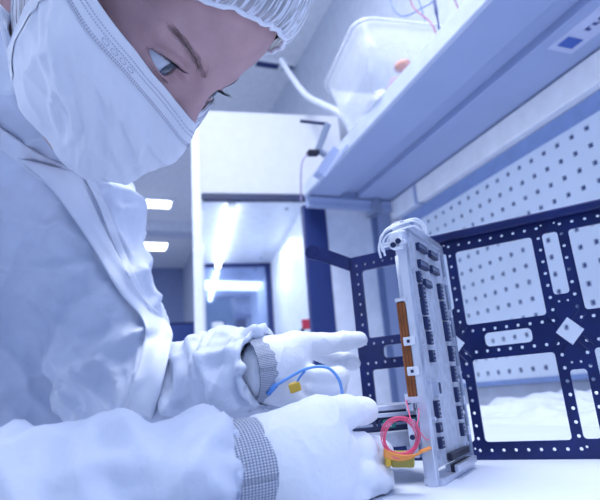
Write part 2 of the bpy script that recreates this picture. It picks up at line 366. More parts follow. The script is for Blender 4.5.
# ------------------------------------------------------------------ the shelf
SZ = 0.668; SF = 0.571; ST = 0.706
sh = empty('storage_shelf', W(0.6, WL, SZ), 'deep pale blue metal wall shelf with a white front lip', 'shelf')
mb = MB()
mb.wbox(-0.3, 1.405, SF + 0.012, 0.690, SZ, ST - 0.002); mb.wbox(-0.3, 1.405, 0.752, WL + 0.011, SZ, ST - 0.002); mb.wbox(-0.3, 1.405, 0.690, 0.752, SZ + 0.018, ST - 0.002)
mb.obj('deck', SHELF, sh, bevel=0.002)
MB().wbox(-0.3, 1.41, SF, SF + 0.012, SZ - 0.002, ST).obj('lip', LIP, sh, bevel=0.002)
mb = MB(); mb.wbox(1.405, 1.425, SF + 0.01, WL, SZ - 0.035, ST - 0.006); mb.wbox(1.395, 1.41, SF + 0.015, WL - 0.02, SZ - 0.016, SZ - 0.004); mb.obj('end_bracket', SHELF, sh, bevel=0.002)
MB().wbox(1.385, 1.44, 0.80, 0.83, SZ - 0.05, SZ).obj('bracket_post', ALUD, sh, bevel=0.002)
lb = MB().wbox(0.40, 0.625, 0.775, 0.835, SZ - 0.0015, SZ).obj('label_plate', mat('label_white', (0.56, 0.60, 0.80), 0.5), sh)
MB().wbox(0.585, 0.612, 0.785, 0.822, SZ - 0.0022, SZ - 0.0012).obj('blue_mark', mat('label_blue', (0.05, 0.12, 0.45), 0.5), lb)
mb = MB()
for k, (a, b_) in enumerate(((0.560, 0.012), (0.545, 0.010), (0.531, 0.013), (0.514, 0.010), (0.500, 0.012), (0.47, 0.011), (0.455, 0.012))):
    mb.wbox(a - 0.003, a + 0.003, 0.805 - b_ / 2, 0.805 + b_ / 2, SZ - 0.0022, SZ - 0.0012); mb.wbox(a - 0.008, a + 0.003, 0.805 + (b_ / 2 - 0.003 if k % 2 else -b_ / 2), 0.805 + (b_ / 2 if k % 2 else -b_ / 2 + 0.003), SZ - 0.0022, SZ - 0.0012)
mb.obj('lettering', mat('label_ink', (0.06, 0.08, 0.30), 0.5), lb)

# clear bin on the shelf and what is in it
bin_ = empty('storage_bin', W(0.98, 0.64, ST), 'clear plastic storage bin standing on the white edged shelf', 'bin')
def rr(cs, cl, hs, hl, r, z, n=6, rot=0.12):
    out = []
    for (sx, sl), a0 in (((1, 1), 0), ((-1, 1), 90), ((-1, -1), 180), ((1, -1), 270)):
        for k in range(n + 1):
            t = math.radians(a0 + 90 * k / n); x, y = sx * (hs - r) + r * math.cos(t), sl * (hl - r) + r * math.sin(t)
            out.append(W(cs + x * math.cos(rot) - y * math.sin(rot), cl + x * math.sin(rot) + y * math.cos(rot), z))
    return out
def loft(mb, rings):
    n = len(rings[0]); V = [p for r in rings for p in r]
    return mb.add(V, [(i * n + k, i * n + (k + 1) % n, (i + 1) * n + (k + 1) % n, (i + 1) * n + k) for i in range(len(rings) - 1) for k in range(n)])
mb = MB(); rings = [rr(0.985, 0.655, 0.115, 0.082, 0.03, ST + 0.002), rr(0.99, 0.65, 0.128, 0.095, 0.035, ST + 0.085), rr(0.995, 0.645, 0.140, 0.108, 0.04, ST + 0.165)]
loft(mb, rings); mb.F.append(list(range(len(rings[0])))[::-1])
solid(mb.obj('tub', CLEAR, bin_, smooth=True), 0.0025)
mb = MB(); loft(mb, [rr(0.995, 0.645, 0.140, 0.108, 0.04, ST + 0.163), rr(0.995, 0.645, 0.150, 0.118, 0.045, ST + 0.163), rr(0.995, 0.645, 0.151, 0.119, 0.045, ST + 0.172), rr(0.995, 0.645, 0.139, 0.107, 0.04, ST + 0.172)])
mb.F += [[i, (i + 1) % 28, 84 + (i + 1) % 28, 84 + i] for i in range(28)]
mb.obj('rim', CLEAR, bin_, smooth=True)
def pouch(c, sx, sl, sz, m, name, label, seed):
    V, F = [], []
    nu, nv = 24, 16
    for i in range(nv + 1):
        for k in range(nu):
            t, f_ = math.pi * i / nv, 2 * math.pi * k / nu
            q = np.array([math.sin(t) * math.cos(f_), math.sin(t) * math.sin(f_), -math.cos(t)])
            r = 1 + 0.16 * nz1(q, 2.2, seed)
            V.append(W(c[0] + sx * q[0] * r, c[1] + sl * q[1] * r, c[2] + sz * (1 + q[2]) * (r if q[2] > -.6 else 1)))
    F = [(i * nu + k, i * nu + (k + 1) % nu, (i + 1) * nu + (k + 1) % nu, (i + 1) * nu + k) for i in range(nv) for k in range(nu)]
    return tag(mesh_obj(name, V, F, m, smooth=True), label, 'pouch')
pouch((1.01, 0.64, ST + 0.005), 0.055, 0.045, 0.035, FILM, 'plastic_pouch', 'whitish plastic pouch lying inside the clear bin', 3)
pouch((0.91, 0.65, ST + 0.005), 0.040, 0.050, 0.030, mat('pink_pouch', (0.72, 0.42, 0.46), 0.5), 'cloth_pouch', 'pinkish pouch with an orange patch inside the clear bin', 9)
pouch((0.865, 0.615, ST + 0.050), 0.022, 0.018, 0.010, mat('orange_cap', (0.74, 0.38, 0.30), 0.5), 'cap_roll', 'small orange roll on top of things inside the clear bin', 5)

# loose cables on the shelf near the bin
def atl(px, py, lat):
    r = at(px, py, 1.0) - CAM; return CAM + r * (lat / (r @ N))
def drop(p, z=ST + 0.002): return np.array([p[0], p[1], z])
p0_, p1_ = atl(391, -34, 0.645), atl(446, -24, 0.645)
pts = [drop(p0_ + N * 0.10), p0_ + N * 0.05 + Z * 0.02, p0_, atl(391, 2, 0.645), atl(399, 15, 0.64), atl(409, 15, 0.64), atl(420, 9, 0.645), atl(434, 0, 0.645), p1_, p1_ + N * 0.05 + Z * 0.02, drop(p1_ + N * 0.10)]
thing_mesh('cable', MB().tube(spline(pts, 8), 0.0013), mat('dull_blue_wire', (0.07, 0.14, 0.42), 0.5), 'blue cable looped above the shelf edge beyond the clear bin', 'cable', smooth=True)
q0_, q1_ = atl(408, -22, 0.615), atl(438, 40, 0.61)
thing_mesh('cable', MB().tube(spline([drop(q0_ + N * 0.16), q0_ + N * 0.10 + Z * 0.02, q0_, atl(411, 2, 0.615), atl(418, 12, 0.615), atl(431, 23, 0.61), q1_, drop(q1_)], 8), 0.0016), mat('maroon_wire', (0.30, 0.08, 0.16), 0.4), 'dark red wire hanging beside the blue cable loop on the shelf', 'cable', smooth=True)
q2_ = atl(438, 22, 0.60)
thing_mesh('cable_plug', MB().tube([drop(q2_), q2_, q2_ + Z * 0.012, q2_ + Z * 0.022, q2_ + Z * 0.05], [0.0016, 0.0016, 0.002, 0.0034, 0.0034]), NAVYD, 'dark blue plug end standing at the shelf edge', 'plug', smooth=True)

# small device with a bracket near the far end of the shelf
dv = empty('sensor_bracket', W(1.30, 0.62, ST), 'small grey instrument bracket with a black plug at the far shelf end', 'instrument')
mb = MB(); mb.tube([W(1.30, 0.625, ST + 0.002), W(1.30, 0.625, ST + 0.04), at(318, 150, 1.28), at(328, 124, 1.28)], 0.009, 8); mb.obj('stand', ALUD, dv)
mb = MB(); mb.tube([at(328, 124, 1.28), at(300, 121, 1.28)], 0.004, 6); mb.obj('arm', CHIP, dv)
MB().cbox(at(313, 153, 1.28), _R * 0.028, _U * 0.011, D * 0.02).obj('plug', BLACK, dv, bevel=0.002)
mb = MB(); mb.cbox(at(334, 163, 1.28), (_R * 0.6 + _U * 0.8) * 0.095, (_R * 0.8 - _U * 0.6) * 0.007, D * 0.03); mb.cbox(at(326, 163, 1.30), (_R * 0.55 + _U * 0.83) * 0.075, (_R * 0.83 - _U * 0.55) * 0.018, D * 0.03); mb.obj('blade', SHELF, dv, bevel=0.001)
MB().tube(spline([at(310, 153, 1.28), at(303, 160, 1.28), at(301, 172, 1.28), at(301, 190, 1.29), at(301, 201, 1.30)], 8), 0.002).obj('cord', mat('mauve_cord', (0.40, 0.32, 0.50), 0.5), dv, smooth=True)

# ------------------------------------------------------------------ clean-air hood at the end of the bench
hd = empty('flow_hood', W(1.75, 0.32, 0), 'white clean-air hood with a lit tube at the far end of the bench', 'hood')
H0, H1, HL, HR = 1.75, 2.66, 0.320, 0.705
MB().wbox(H0, H0 + 0.03, HL - 0.02, 0.86, 0.797, 1.135).obj('front_panel', mat('hood_front', (0.60, 0.62, 0.68), 0.5, var=0.03), hd, bevel=0.004)
MB().wbox(H0 + 0.03, H1 + 0.03, HL - 0.02, 0.86, 0.80, 1.13).obj('filter_box', WHITE, hd)
MB().wbox(H0 - 0.004, H0 + 0.02, HL - 0.005, HR + 0.02, 0.772, 0.796).obj('lower_trim', CHIP, hd, bevel=0.002)
MB().wbox(H0 + 0.02, H1, HL, HR, 0.772, 0.799).obj('lining', HOODIN, hd)
MB().wbox(H0, H1, HR, HR + 0.02, 0.0, 0.798).obj('right_panel', mat('hood_side', (0.78, 0.84, 0.96), 0.4), hd)
o_ = MB().wbox(H0, H1, HL - 0.016, HL, 0.0, 0.798).obj('left_pane', FILM, hd)
MB().wbox(H1, H1 + 0.02, HL - 0.015, HR + 0.02, 0.0, 0.798).obj('back_panel', HOODBACK, hd)
MB().wbox(H1 - 0.008, H1 + 0.0, HR - 0.03, HR, 0.0, 0.77).obj('corner_post', NAVYD, hd)
MB().wbox(H1 - 0.012, H1 + 0.0, HL, HR, 0.755, 0.772).obj('back_trim', NAVYD, hd)
MB().wbox(H0 - 0.01, H0 + 0.02, HL - 0.038, HL - 0.008, 0.0, 1.05).obj('left_post', mat('post_white', (0.80, 0.83, 0.93), 0.4), hd, bevel=0.003)
tb = MB().tube([W(H0 + 0.03, 0.425, 0.752), W(H1 - 0.03, 0.425, 0.752)], 0.013, 12).obj('light_tube', LAMP, hd, smooth=True)
mb = MB()
for s_ in (H0 + 0.028, H1 - 0.028): mb.wbox(s_ - 0.012, s_ + 0.012, 0.41, 0.44, 0.745, 0.773); mb.obj('tube_holder', WHITE, tb); mb = MB()
area('hood_tube_glow', W(2.25, 0.56, 0.74), W(2.25, 0.56, 0.0), 0.6, 0.25, 1.6, (0.85, 0.92, 1.0)).data.shape = 'RECTANGLE'
mb = MB()
for s_, l_ in ((H0 + 0.08, 0.64), (H1 - 0.12, 0.64), (H0 + 0.09, 0.32)): mb.tube([W(s_, l_, 0.766), W(s_, l_, 0.773)], 0.007, 8); mb.obj('ceiling_screw', STEEL, hd); mb = MB()
hd.rotation_euler.z = math.radians(-8.0)
# bottle and tag in the hood
bt = empty('bottle', W(1.95, 0.40, 0), 'pale plastic bottle standing inside the hood below the tube', 'bottle')
def lathe(mb, c, prof, n=20):
    V = [np.asarray(c) + np.array([r * math.cos(2 * math.pi * k / n), r * math.sin(2 * math.pi * k / n), z]) for r, z in prof for k in range(n)]
    return mb.add(V, [(i * n + k, i * n + (k + 1) % n, (i + 1) * n + (k + 1) % n, (i + 1) * n + k) for i in range(len(prof) - 1) for k in range(n)])
lathe(MB(), W(1.95, 0.40, 0), [(0, 0), (0.045, 0), (0.047, 0.01), (0.047, 0.24), (0.042, 0.28), (0.02, 0.31), (0.018, 0.33), (0, 0.33)]).obj('body', WHITE, bt, smooth=True)
lathe(MB(), W(1.95, 0.40, 0), [(0, 0.325), (0.022, 0.325), (0.022, 0.36), (0, 0.36)]).obj('cap', WHITE, bt, smooth=False)
tg = empty('hanging_tag', W(1.73, 0.66, 0.0), 'slim dark stand with a small red tag at the hood opening', 'tag stand')
mb = MB(); lathe(mb, W(1.73, 0.655, 0), [(0, 0), (0.03, 0), (0.03, 0.006), (0.006, 0.012), (0.006, 0.30), (0, 0.30)]); mb.obj('stand', CHIP, tg)
MB().cbox(W(1.73, 0.67, 0.315), N * 0.03, Z * 0.035, D * 0.004).obj('tag', RED, tg)

# screen panel standing at the bench end beyond the shelf
pp = empty('partition_screen', W(1.46, 0.72, 0), 'partition of navy post and white board standing beyond the shelf end', 'partition')
MB().wbox(1.45, 1.475, 0.582, 0.660, 0, 0.655).obj('post', NAVYD, pp, bevel=0.003)
MB().wbox(1.455, 1.470, 0.660, 0.822, 0.0, 0.655).obj('board', mat('screen_white', (0.68, 0.72, 0.84), 0.5), pp)
MB().wbox(1.45, 1.475, 0.822, 0.845, 0, 0.655).obj('post', mat('mid_blue_enamel', (0.13, 0.18, 0.36), 0.5), pp, bevel=0.003)
MB().wbox(1.455, 1.470, 0.845, 0.90, 0, 0.655).obj('side_board', SHELF, pp)
# far cabinet, ceiling lights, ceiling rail and hose
fc = empty('far_cabinet', W(3.6, 0.30, FZ), 'dark blue cabinet standing far behind, left of the hood', 'cabinet')
MB().wbox(3.6, 4.1, 0.32, 0.75, FZ, 0.62).obj('body', NAVYD, fc, bevel=0.006)
MB().wbox(3.585, 3.6, 0.33, 0.74, FZ + 0.06, 0.60).obj('door', mat('cabinet_door', (0.05, 0.09, 0.32), 0.4), fc, bevel=0.004)
for k, (s_, l0, l1, w_) in enumerate(((4.2, 0.20, 0.50, 0.13), (5.4, 0.36, 0.60, 0.22))):
    cl = empty('ceiling_light', W(s_, (l0 + l1) / 2, CZ - 0.03), ('lit ceiling lamp seen over the shoulder, the larger nearer one', 'lit ceiling lamp farther back, below the pale beam')[k], 'ceiling light', 'ceiling lamps at the room\'s far side')
    MB().wbox(s_, s_ + w_, l0, l1, CZ - 0.035, CZ - 0.022).obj('diffuser', CLAMP, cl)
    MB().wbox(s_ - 0.02, s_ + w_ + 0.02, l0 - 0.02, l1 + 0.02, CZ - 0.022, CZ).obj('frame', WHITE, cl)
rl = empty('ceiling_rail', W(2.27, 0.9, CZ), 'slotted dark rail on the ceiling above the hood', 'rail')
MB().wbox(2.20, 2.26, -0.6, WL, CZ - 0.012, CZ).obj('channel', CEIL, rl)
mb = MB()
for a, b_ in ((0.30, 0.44), (0.48, 0.66), (0.70, 0.82), (0.845, 0.90)): mb.wbox(2.208, 2.252, a, b_, CZ - 0.0135, CZ - 0.010)
mb.obj('slot', NAVYD, rl)
thing_mesh('hose', MB().tube(spline([at(281, 60, 2.2), at(291, 76, 2.1), at(306, 95, 2.0), at(322, 104, 1.9), at(342, 115, 1.8), at(352, 132, 1.7)], 8), 0.012), mat('hose_white', (0.66, 0.70, 0.84), 0.4), 'pale flexible hose hanging behind the clear bin', 'hose', smooth=True)
# ------------------------------------------------------------------ satellite frame: navy plate with windows
PT = math.radians(-30.19)
PD = np.array([math.cos(PT), math.sin(PT), 0.0]); PN = np.array([-PD[1], PD[0], 0.0]); P0 = np.array([0.152, 0.50, 0.0])   # along the plate / away from the camera
def plate_solid(outer, holes, thick):
    cu = bpy.data.curves.new('outline', 'CURVE'); cu.dimensions = '2D'; cu.fill_mode = 'BOTH'; cu.extrude = thick / 2
    for poly in [outer] + holes:
        sp = cu.splines.new('POLY'); sp.points.add(len(poly) - 1); sp.use_cyclic_u = True
        for p, q in zip(sp.points, poly): p.co = (q[0] * 10, q[1] * 10, 0, 1)
    o = bpy.data.objects.new('outline', cu); COL.objects.link(o)
    dg = bpy.context.evaluated_depsgraph_get(); me = bpy.data.meshes.new_from_object(o.evaluated_get(dg))
    V = np.array([v.co[:] for v in me.vertices]); V[:, :2] /= 10; F = [tuple(p.vertices) for p in me.polygons]
    bpy.data.objects.remove(o); bpy.data.curves.remove(cu); bpy.data.meshes.remove(me)
    return V, F
def rrect(x0, x1, y0, y1, r, n=4):
    out = []
    for cx, cy, a0 in ((x1 - r, y1 - r, 0), (x0 + r, y1 - r, 90), (x0 + r, y0 + r, 180), (x1 - r, y0 + r, 270)):
        for k in range(n + 1): t = math.radians(a0 + 90 * k / n); out.append((cx + r * math.cos(t), cy + r * math.sin(t)))
    return out
def circ(x, y, r, n=10): return [(x + r * math.cos(2 * math.pi * k / n), y + r * math.sin(2 * math.pi * k / n)) for k in range(n)]
uB, wU, pit = 0.0, 0.0705, 0.1010
zT1, zB1, zT2, zB2, zTop = 0.1923, 0.1203, 0.0880, 0.0160, 0.2090
holes = []
cols = [uB - pit, uB, uB + pit]
for u in cols:
    holes.append(rrect(u, u + wU, zB1, zT1, 0.003)); holes.append(rrect(u, u + wU, zB2, zT2, 0.003))
    holes.append(rrect(u + 0.0145, u + 0.0555, 0.0985, 0.1110, 0.004))
for u in (uB - pit + wU, uB + wU):
    c = u + (pit - wU) / 2
    for lo, hi, ny, nyy in ((0.1365, 0.1930, 0.1925, 0.2035), (0.0165, 0.0720, 0.0065, 0.017)):
        holes.append(rrect(c - 0.0065, c + 0.0065, lo, hi, 0.003))
    holes.append([(c, 0.1162), (c + 0.0112, 0.1042), (c, 0.0922), (c - 0.0112, 0.1042)])
hr = 0.0015
def hrow(u0, u1, z): 
    n = round((u1 - u0) / 0.0102)
    for k in range(n + 1): holes.append(circ(u0 + (u1 - u0) * k / n, z, hr))
def hcol(u, z0_, z1_):
    n = round((z1_ - z0_) / 0.0102)
    for k in range(n + 1): holes.append(circ(u, z0_ + (z1_ - z0_) * k / n, hr))
for u in cols:
    hrow(u - 0.0055, u + wU + 0.0055, 0.1990); hrow(u + 0.005, u + wU - 0.005, 0.1145); hrow(u + 0.005, u + wU - 0.005, 0.0948); hrow(u - 0.0055, u + wU + 0.0055, 0.0090)
    for e in (u - 0.0055, u + wU + 0.0055): hcol(e, 0.1240, 0.1895); hcol(e, 0.0190, 0.0850)
    for e, zz_ in ((u - 0.004, 0.1145), (u + wU + 0.004, 0.1145), (u - 0.004, 0.0948), (u + wU + 0.004, 0.0948)): holes.append(circ(e, zz_, hr))
for u in (uB - pit + wU, uB + wU):
    c = u + (pit - wU) / 2
    for q, zz_ in ((-0.0035, 0.1305), (0.0035, 0.1305), (-0.0035, 0.0780), (0.0035, 0.0780), (-0.0055, 0.2010), (0.0055, 0.2010), (-0.0055, 0.2050), (0.0055, 0.2050), (-0.0055, 0.0105), (0.0055, 0.0105)): holes.append(circ(c + q, zz_, 0.0011, 8))
# keep only holes that stay clear of each other
def bb(h): a = np.array(h); return a.min(0), a.max(0)
keep = []
for h in holes:
    (a0, b0), (a1, b1) = bb(h); ok = True
    for k in keep:
        (c0, d0), (c1, d1) = bb(k)
        if a0 < c1 + 0.0004 and c0 < a1 + 0.0004 and b0 < d1 + 0.0004 and d0 < b1 + 0.0004:
            if len(k) == 4 or len(h) == 4:
                if len(h) == 4 or abs((a0 + a1) / 2 - (c0 + c1) / 2) + abs((b0 + b1) / 2 - (d0 + d1) / 2) > 0.0155: continue
            ok = False; break
    if ok: keep.append(h)
uL, uR = uB - pit - 0.0135, uB + pit + wU + 0.0135
outer = [(uL, 0.0010), (uR, 0.0010), (uR, zTop), (uL, zTop)]
fr = empty('satellite_frame', P0 + PD * 0.03, 'navy blue perforated satellite structure frame standing on the white bench', 'satellite frame')
def from_plate(V, off=0.0): return P0 + np.outer(V[:, 0], PD) + np.outer(V[:, 1], Z) + np.outer(V[:, 2] + off, PN)
V_, F_ = plate_solid(outer, keep, 0.003); mesh_obj('side_plate', from_plate(V_), F_, NAVY, fr)
# top rail with its lip, right of the module
mb = MB()
mb.box(P0 + PD * -0.035 + PN * -0.010 + Z * 0.2035, PD * (uR + 0.035), PN * 0.0085, Z * 0.008); mb.obj('top_rail', NAVY, fr, bevel=0.0015)
# bent arm leaving the upper corner
arm = [(uL + 0.002, 0.2093), (-0.139, 0.2243), (-0.150, 0.2300), (-0.160, 0.2345), (-0.1665, 0.2318), (-0.1690, 0.2255), (-0.1655, 0.2190), (-0.155, 0.2150), (-0.141, 0.2085), (uL + 0.002, 0.1935)]
ah = [circ(-0.1575 + 0.0060 * math.cos(t), 0.2255 + 0.0045 * math.sin(t), 0.0007, 8) for t in np.linspace(0, 2 * math.pi, 9)[:-1]]
V_, F_ = plate_solid(arm, ah, 0.004); mesh_obj('corner_arm', from_plate(V_, 0.0005), F_, NAVY, fr)
# thin raised ribs crossing around the diamond openings
mb = MB()
for u in (uB - pit + wU, uB + wU):
    c = np.array([u + (pit - wU) / 2, 0.1042])
    for dx, dz in ((1, 1), (1, -1), (-1, 1), (-1, -1)):
        for o_ in (-0.0022, 0.0022):
            a = c + np.array([dx * (0.0068 + o_), dz * (0.0075 - o_)]); b_ = a + np.array([dx * 0.0065, dz * 0.0085])
            pa, pb = (P0 + PD * q[0] + Z * q[1] - PN * 0.0017 for q in (a, b_)); mb.tube([pa, pb], 0.0006, 5); mb.obj('raised_rib', NAVY, fr); mb = MB()
mb = MB()   # small edge brackets along the slot beside the module
for z_ in (0.062, 0.107, 0.148): mb.cbox(P0 + PD * -0.0135 - PN * 0.004 + Z * z_, PD * 0.006, PN * 0.005, Z * 0.006); mb.obj('clip', ALU, fr, bevel=0.0005); mb = MB()

# ------------------------------------------------------------------ the electronics module: upright board
CN = PN; CP0 = np.array([0.083, 0.398, 0.0]) - CN * 0.011 + PD * 0.003                 # CN leads from the near edge to the frame
cdv = empty('electronics_module', CP0 + CN * 0.045, 'upright silver electronics module studded with dark connectors against the navy frame', 'electronics module')
CPL = lambda a, z, o=0.0: CP0 + CN * a * 1.04 + Z * z * 0.985 + PD * o       # o: out of the board's face
L_ = 0.1000
MB().box(CPL(0.006, 0.012, -0.006), CN * (L_ - 0.010), Z * 0.178, PD * 0.006).obj('board', BOARD, cdv)
mb = MB()
mb.box(CPL(0.0, 0.001, -0.0065), CN * 0.007, Z * 0.192, PD * 0.0075 + PN * 0); mb.box(CPL(0.007, 0.001, -0.0105), CN * 0.006, Z * 0.192, PD * 0.004)
mb.obj('near_rail', ALU, cdv, bevel=0.0008)
MB().box(CPL(L_ - 0.006, 0.004, -0.010), CN * 0.005, Z * 0.189, PD * 0.012).obj('far_rail', ALUD, cdv, bevel=0.0008)
MB().box(CPL(0.004, 0.190, -0.010), CN * (L_ - 0.008), Z * 0.0065, PD * 0.012).obj('top_rail', ALU, cdv, bevel=0.0008)
mb = MB(); mb.box(CPL(0.004, 0.001, -0.010), CN * (L_ - 0.010), Z * 0.005, PD * 0.014); mb.box(CPL(0.030, 0.006, -0.002), CN * 0.055, Z * 0.005, PD * 0.010)
mb.obj('bottom_rail', ALU, cdv, bevel=0.0008)
conn = [(0.0368, 0.1800, 0.022, 0.0062), (0.0655, 0.1798, 0.020, 0.0062), (0.0345, 0.1650, 0.021, 0.0066), (0.0635, 0.1655, 0.020, 0.0066), (0.0205, 0.1530, 0.0065, 0.0085), (0.0225, 0.1416, 0.008, 0.0105),
        (0.0225, 0.1290, 0.008, 0.0125), (0.0235, 0.1160, 0.0075, 0.0100), (0.0250, 0.1045, 0.0075, 0.0100), (0.0385, 0.1500, 0.017, 0.0060), (0.0720, 0.1480, 0.008, 0.0135), (0.0735, 0.1310, 0.008, 0.0165), (0.0740, 0.1130, 0.008, 0.0165),
        (0.0250, 0.0905, 0.0075, 0.0090), (0.0195, 0.0514, 0.007, 0.0125), (0.0185, 0.0385, 0.007, 0.0066), (0.0180, 0.0280, 0.0075, 0.0078),
        (0.0760, 0.0940, 0.007, 0.0130), (0.0760, 0.0770, 0.007, 0.0130), (0.0762, 0.0600, 0.007, 0.0120), (0.0765, 0.0455, 0.007, 0.0105), (0.0768, 0.0320, 0.007, 0.0100)]
for a, z_, w_, h_ in conn:
    o_ = MB().cbox(CPL(a, z_, 0.0015), CN * w_, Z * h_, PD * 0.0035).obj('connector', CHIP, cdv, bevel=0.0004, seg=1)
    k = max(2, int(max(w_, h_) / 0.0028)); mb = MB()
    for i in range(k):
        t = (i + 0.5) / k - 0.5
        c = CPL(a + (t * w_ if w_ > h_ else 0), z_ + (0 if w_ > h_ else t * h_), 0.0034); mb.cbox(c, CN * (0.0011 if w_ > h_ else w_ * 0.45), Z * (h_ * 0.45 if w_ > h_ else 0.0011), PD * 0.0005)
    mb.obj('contact', ALUD, o_)
o_ = MB().cbox(CPL(0.0235, 0.0665, 0.002), CN * 0.008, Z * 0.012, PD * 0.005).obj('socket', ALU, cdv, bevel=0.0006); MB().cbox(CPL(0.0235, 0.0665, 0.0044), CN * 0.005, Z * 0.008, PD * 0.0006).obj('socket_opening', CHIP, o_)
for z_ in (0.0165, 0.0085): MB().cbox(CPL(0.054, z_, 0.0035 if z_ < .01 else 0.0025), CN * 0.050, Z * 0.0052, PD * 0.004).obj('long_connector', BLACK, cdv, bevel=0.0006)
mb = MB()   # square stand-offs along the board edges, and screw heads
for z_ in (0.020, 0.045, 0.072, 0.098, 0.122, 0.158, 0.186):
    for a in (0.011, 0.0865): MB().tube([CPL(a, z_, -0.001), CPL(a, z_, 0.0022)], 0.0017, 8).obj('screw_head', ALU, cdv)
mb = MB()
for z_ in (0.03, 0.055, 0.08, 0.105, 0.13, 0.16): mb.cbox(CPL(0.0895, z_, 0.001), CN * 0.004, Z * 0.007, PD * 0.005); mb.obj('edge_tab', ALU, cdv, bevel=0.0004); mb = MB()
# copper torque rod clamped at the module's left side
cc = lambda z_, dx=0.0, dy=0.0: CP0 + CN * (0.004 + dy) + PD * (-0.0080 + dx) + Z * (z_ - 0.010)
rod = MB().box(cc(0.070, -0.0048, -0.004), PD * 0.0092, CN * 0.009, Z * 0.070).obj('copper_coil', COPPER, cdv, bevel=0.0012)
mb = MB()
for dx in (-0.0028, -0.0004, 0.002): mb.box(cc(0.0705, dx, -0.00435), PD * 0.0005, CN * 0.0004, Z * 0.069)
mb.obj('winding_gap', COPD, rod)
for z_ in (0.107, 0.0855):
    o_ = MB().box(cc(z_, -0.002, -0.0058), PD * 0.0085, CN * 0.0025, Z * 0.0062).obj('clamp', WHITE, rod, bevel=0.0005); MB().cbox(cc(z_ + 0.003, 0.002, -0.0060), PD * 0.0022, CN * 0.0006, Z * 0.0022).obj('clamp_hole', CHIP, o_)
MB().box(cc(0.0665, -0.0052, -0.0045), PD * 0.010, CN * 0.010, Z * 0.0045).obj('end_cap', ALU, rod, bevel=0.0006); MB().box(cc(0.140, -0.0052, -0.0045), PD * 0.010, CN * 0.010, Z * 0.003).obj('end_cap', ALU, rod, bevel=0.0006)
MB().tube([cc(0.143, 0.001, 0.0), cc(0.176, 0.001, 0.0)], 0.0030, 10).obj('stem', mat('pale_stem', (0.6, 0.65, 0.78), 0.4), rod, smooth=True)
# latch block at the module's near upper corner, lower latch plates
mb = MB(); mb.cbox(at(393, 243.5, 0.395), PD * 0.020, CN * 0.006, Z * 0.0025); mb.cbox(at(396, 241, 0.395), PD * 0.008, CN * 0.008, Z * 0.012); o_ = mb.obj('latch', WHITE, cdv, bevel=0.0006)
mb = MB(); [mb.tube([at(x, y, 0.390), at(x, y, 0.386)], 0.0022, 8) for x, y in ((393, 245), (398, 241))]; mb.obj('latch_pin', CHIP, o_)
mb = MB()
mb.box(CPL(0.000, 0.020, -0.0155), CN * 0.003, Z * 0.026, PD * 0.006); mb.box(CPL(0.001, 0.052, -0.0155), CN * 0.003, Z * 0.012, PD * 0.006)
o_ = mb.obj('latch_plate', ALU, cdv, bevel=0.0006)
mb = MB(); mb.tube([CPL(-0.0004, 0.034, -0.0125), CPL(-0.0012, 0.034, -0.0125)], 0.0018, 10); mb.obj('latch_slot', CHIP, o_); mb = MB(); mb.tube([CPL(0.0005, 0.058, -0.0125), CPL(-0.0002, 0.058, -0.0125)], 0.0016, 10); mb.obj('latch_slot', CHIP, o_)
# bundle of white leads over the top
for k, pp_ in enumerate((
    [(383, 252, .395), (380, 241, .395), (384, 233, .395), (396, 226, .40), (412, 221, .42), (421, 224, .44), (424, 230, .45)],
    [(385, 256, .395), (383, 243, .395), (388, 235, .395), (400, 230, .40), (413, 226, .42), (420, 230, .44)],
    [(381, 258, .395), (379, 246, .395), (386, 230, .395), (402, 222, .41), (417, 219, .43), (425, 226, .45), (426, 233, .46)],
    [(390, 246, .395), (388, 240, .395), (394, 233, .395), (404, 231, .40)])):
    MB().tube(spline([at(*q) for q in pp_], 8), 0.0009, 6).obj('lead', WIREW, cdv, smooth=True)
# ------------------------------------------------------------------ the tray module in the near hand
TA = at(337, 411, 0.385); TB = at(431, 414, 0.397)
tx = TB - TA; tx[2] = 0; tl = np.linalg.norm(tx); tx /= tl; ty = np.cross(Z, tx); tz0 = 0.0265
tray = empty('circuit_tray', np.array([*((TA + TB) / 2)[:2], tz0]), 'flat silver circuit tray being slid into the upright module by the near hand', 'circuit tray')
TP = lambda x, y, z_: np.array([TA[0], TA[1], 0]) + tx * x + ty * y + Z * z_
MB().box(TP(0, 0.0, 0.0520), tx * tl, ty * 0.075, Z * 0.004).obj('top_plate', ALU, tray, bevel=0.0006)
MB().box(TP(0.002, 0.003, 0.0375), tx * (tl - 0.002), ty * 0.070, Z * 0.0145).obj('board_edge', mat('tray_dark', (0.05, 0.07, 0.18), 0.45), tray)
MB().box(TP(0, -0.004, 0.0265), tx * tl, ty * 0.078, Z * 0.011).obj('base_plate', BOARD, tray, bevel=0.0008)
MB().box(TP(0.0, -0.001, 0.0475), tx * tl, ty * 0.003, Z * 0.003).obj('rail', ALU, tray, bevel=0.0004)
MB().box(TP(0.004, 0.0, 0.0415), tx * (tl - 0.006), ty * 0.004, Z * 0.0018).obj('slot_strip', ALUD, tray)
for x_ in (0.034, 0.055): 
    o_ = MB().box(TP(x_, -0.0005, 0.0395), tx * (0.010 if x_ < .05 else 0.008), ty * 0.004, Z * 0.0062).obj('chip', TEAL, tray, bevel=0.0005)
    MB().box(TP(x_ + 0.0015, -0.0009, 0.0408), tx * 0.005, ty * 0.0004, Z * 0.0030).obj('chip_window', ALU, o_)
for x_ in (0.0265, 0.030): MB().box(TP(x_, -0.0005, 0.0405), tx * 0.0026, ty * 0.004, Z * 0.005).obj('pin_block', CHIP, tray)
MB().box(TP(tl - 0.017, -0.0045, 0.0180), tx * 0.014, ty * 0.02, Z * 0.0085).obj('bracket', ALUD, tray, bevel=0.0005)
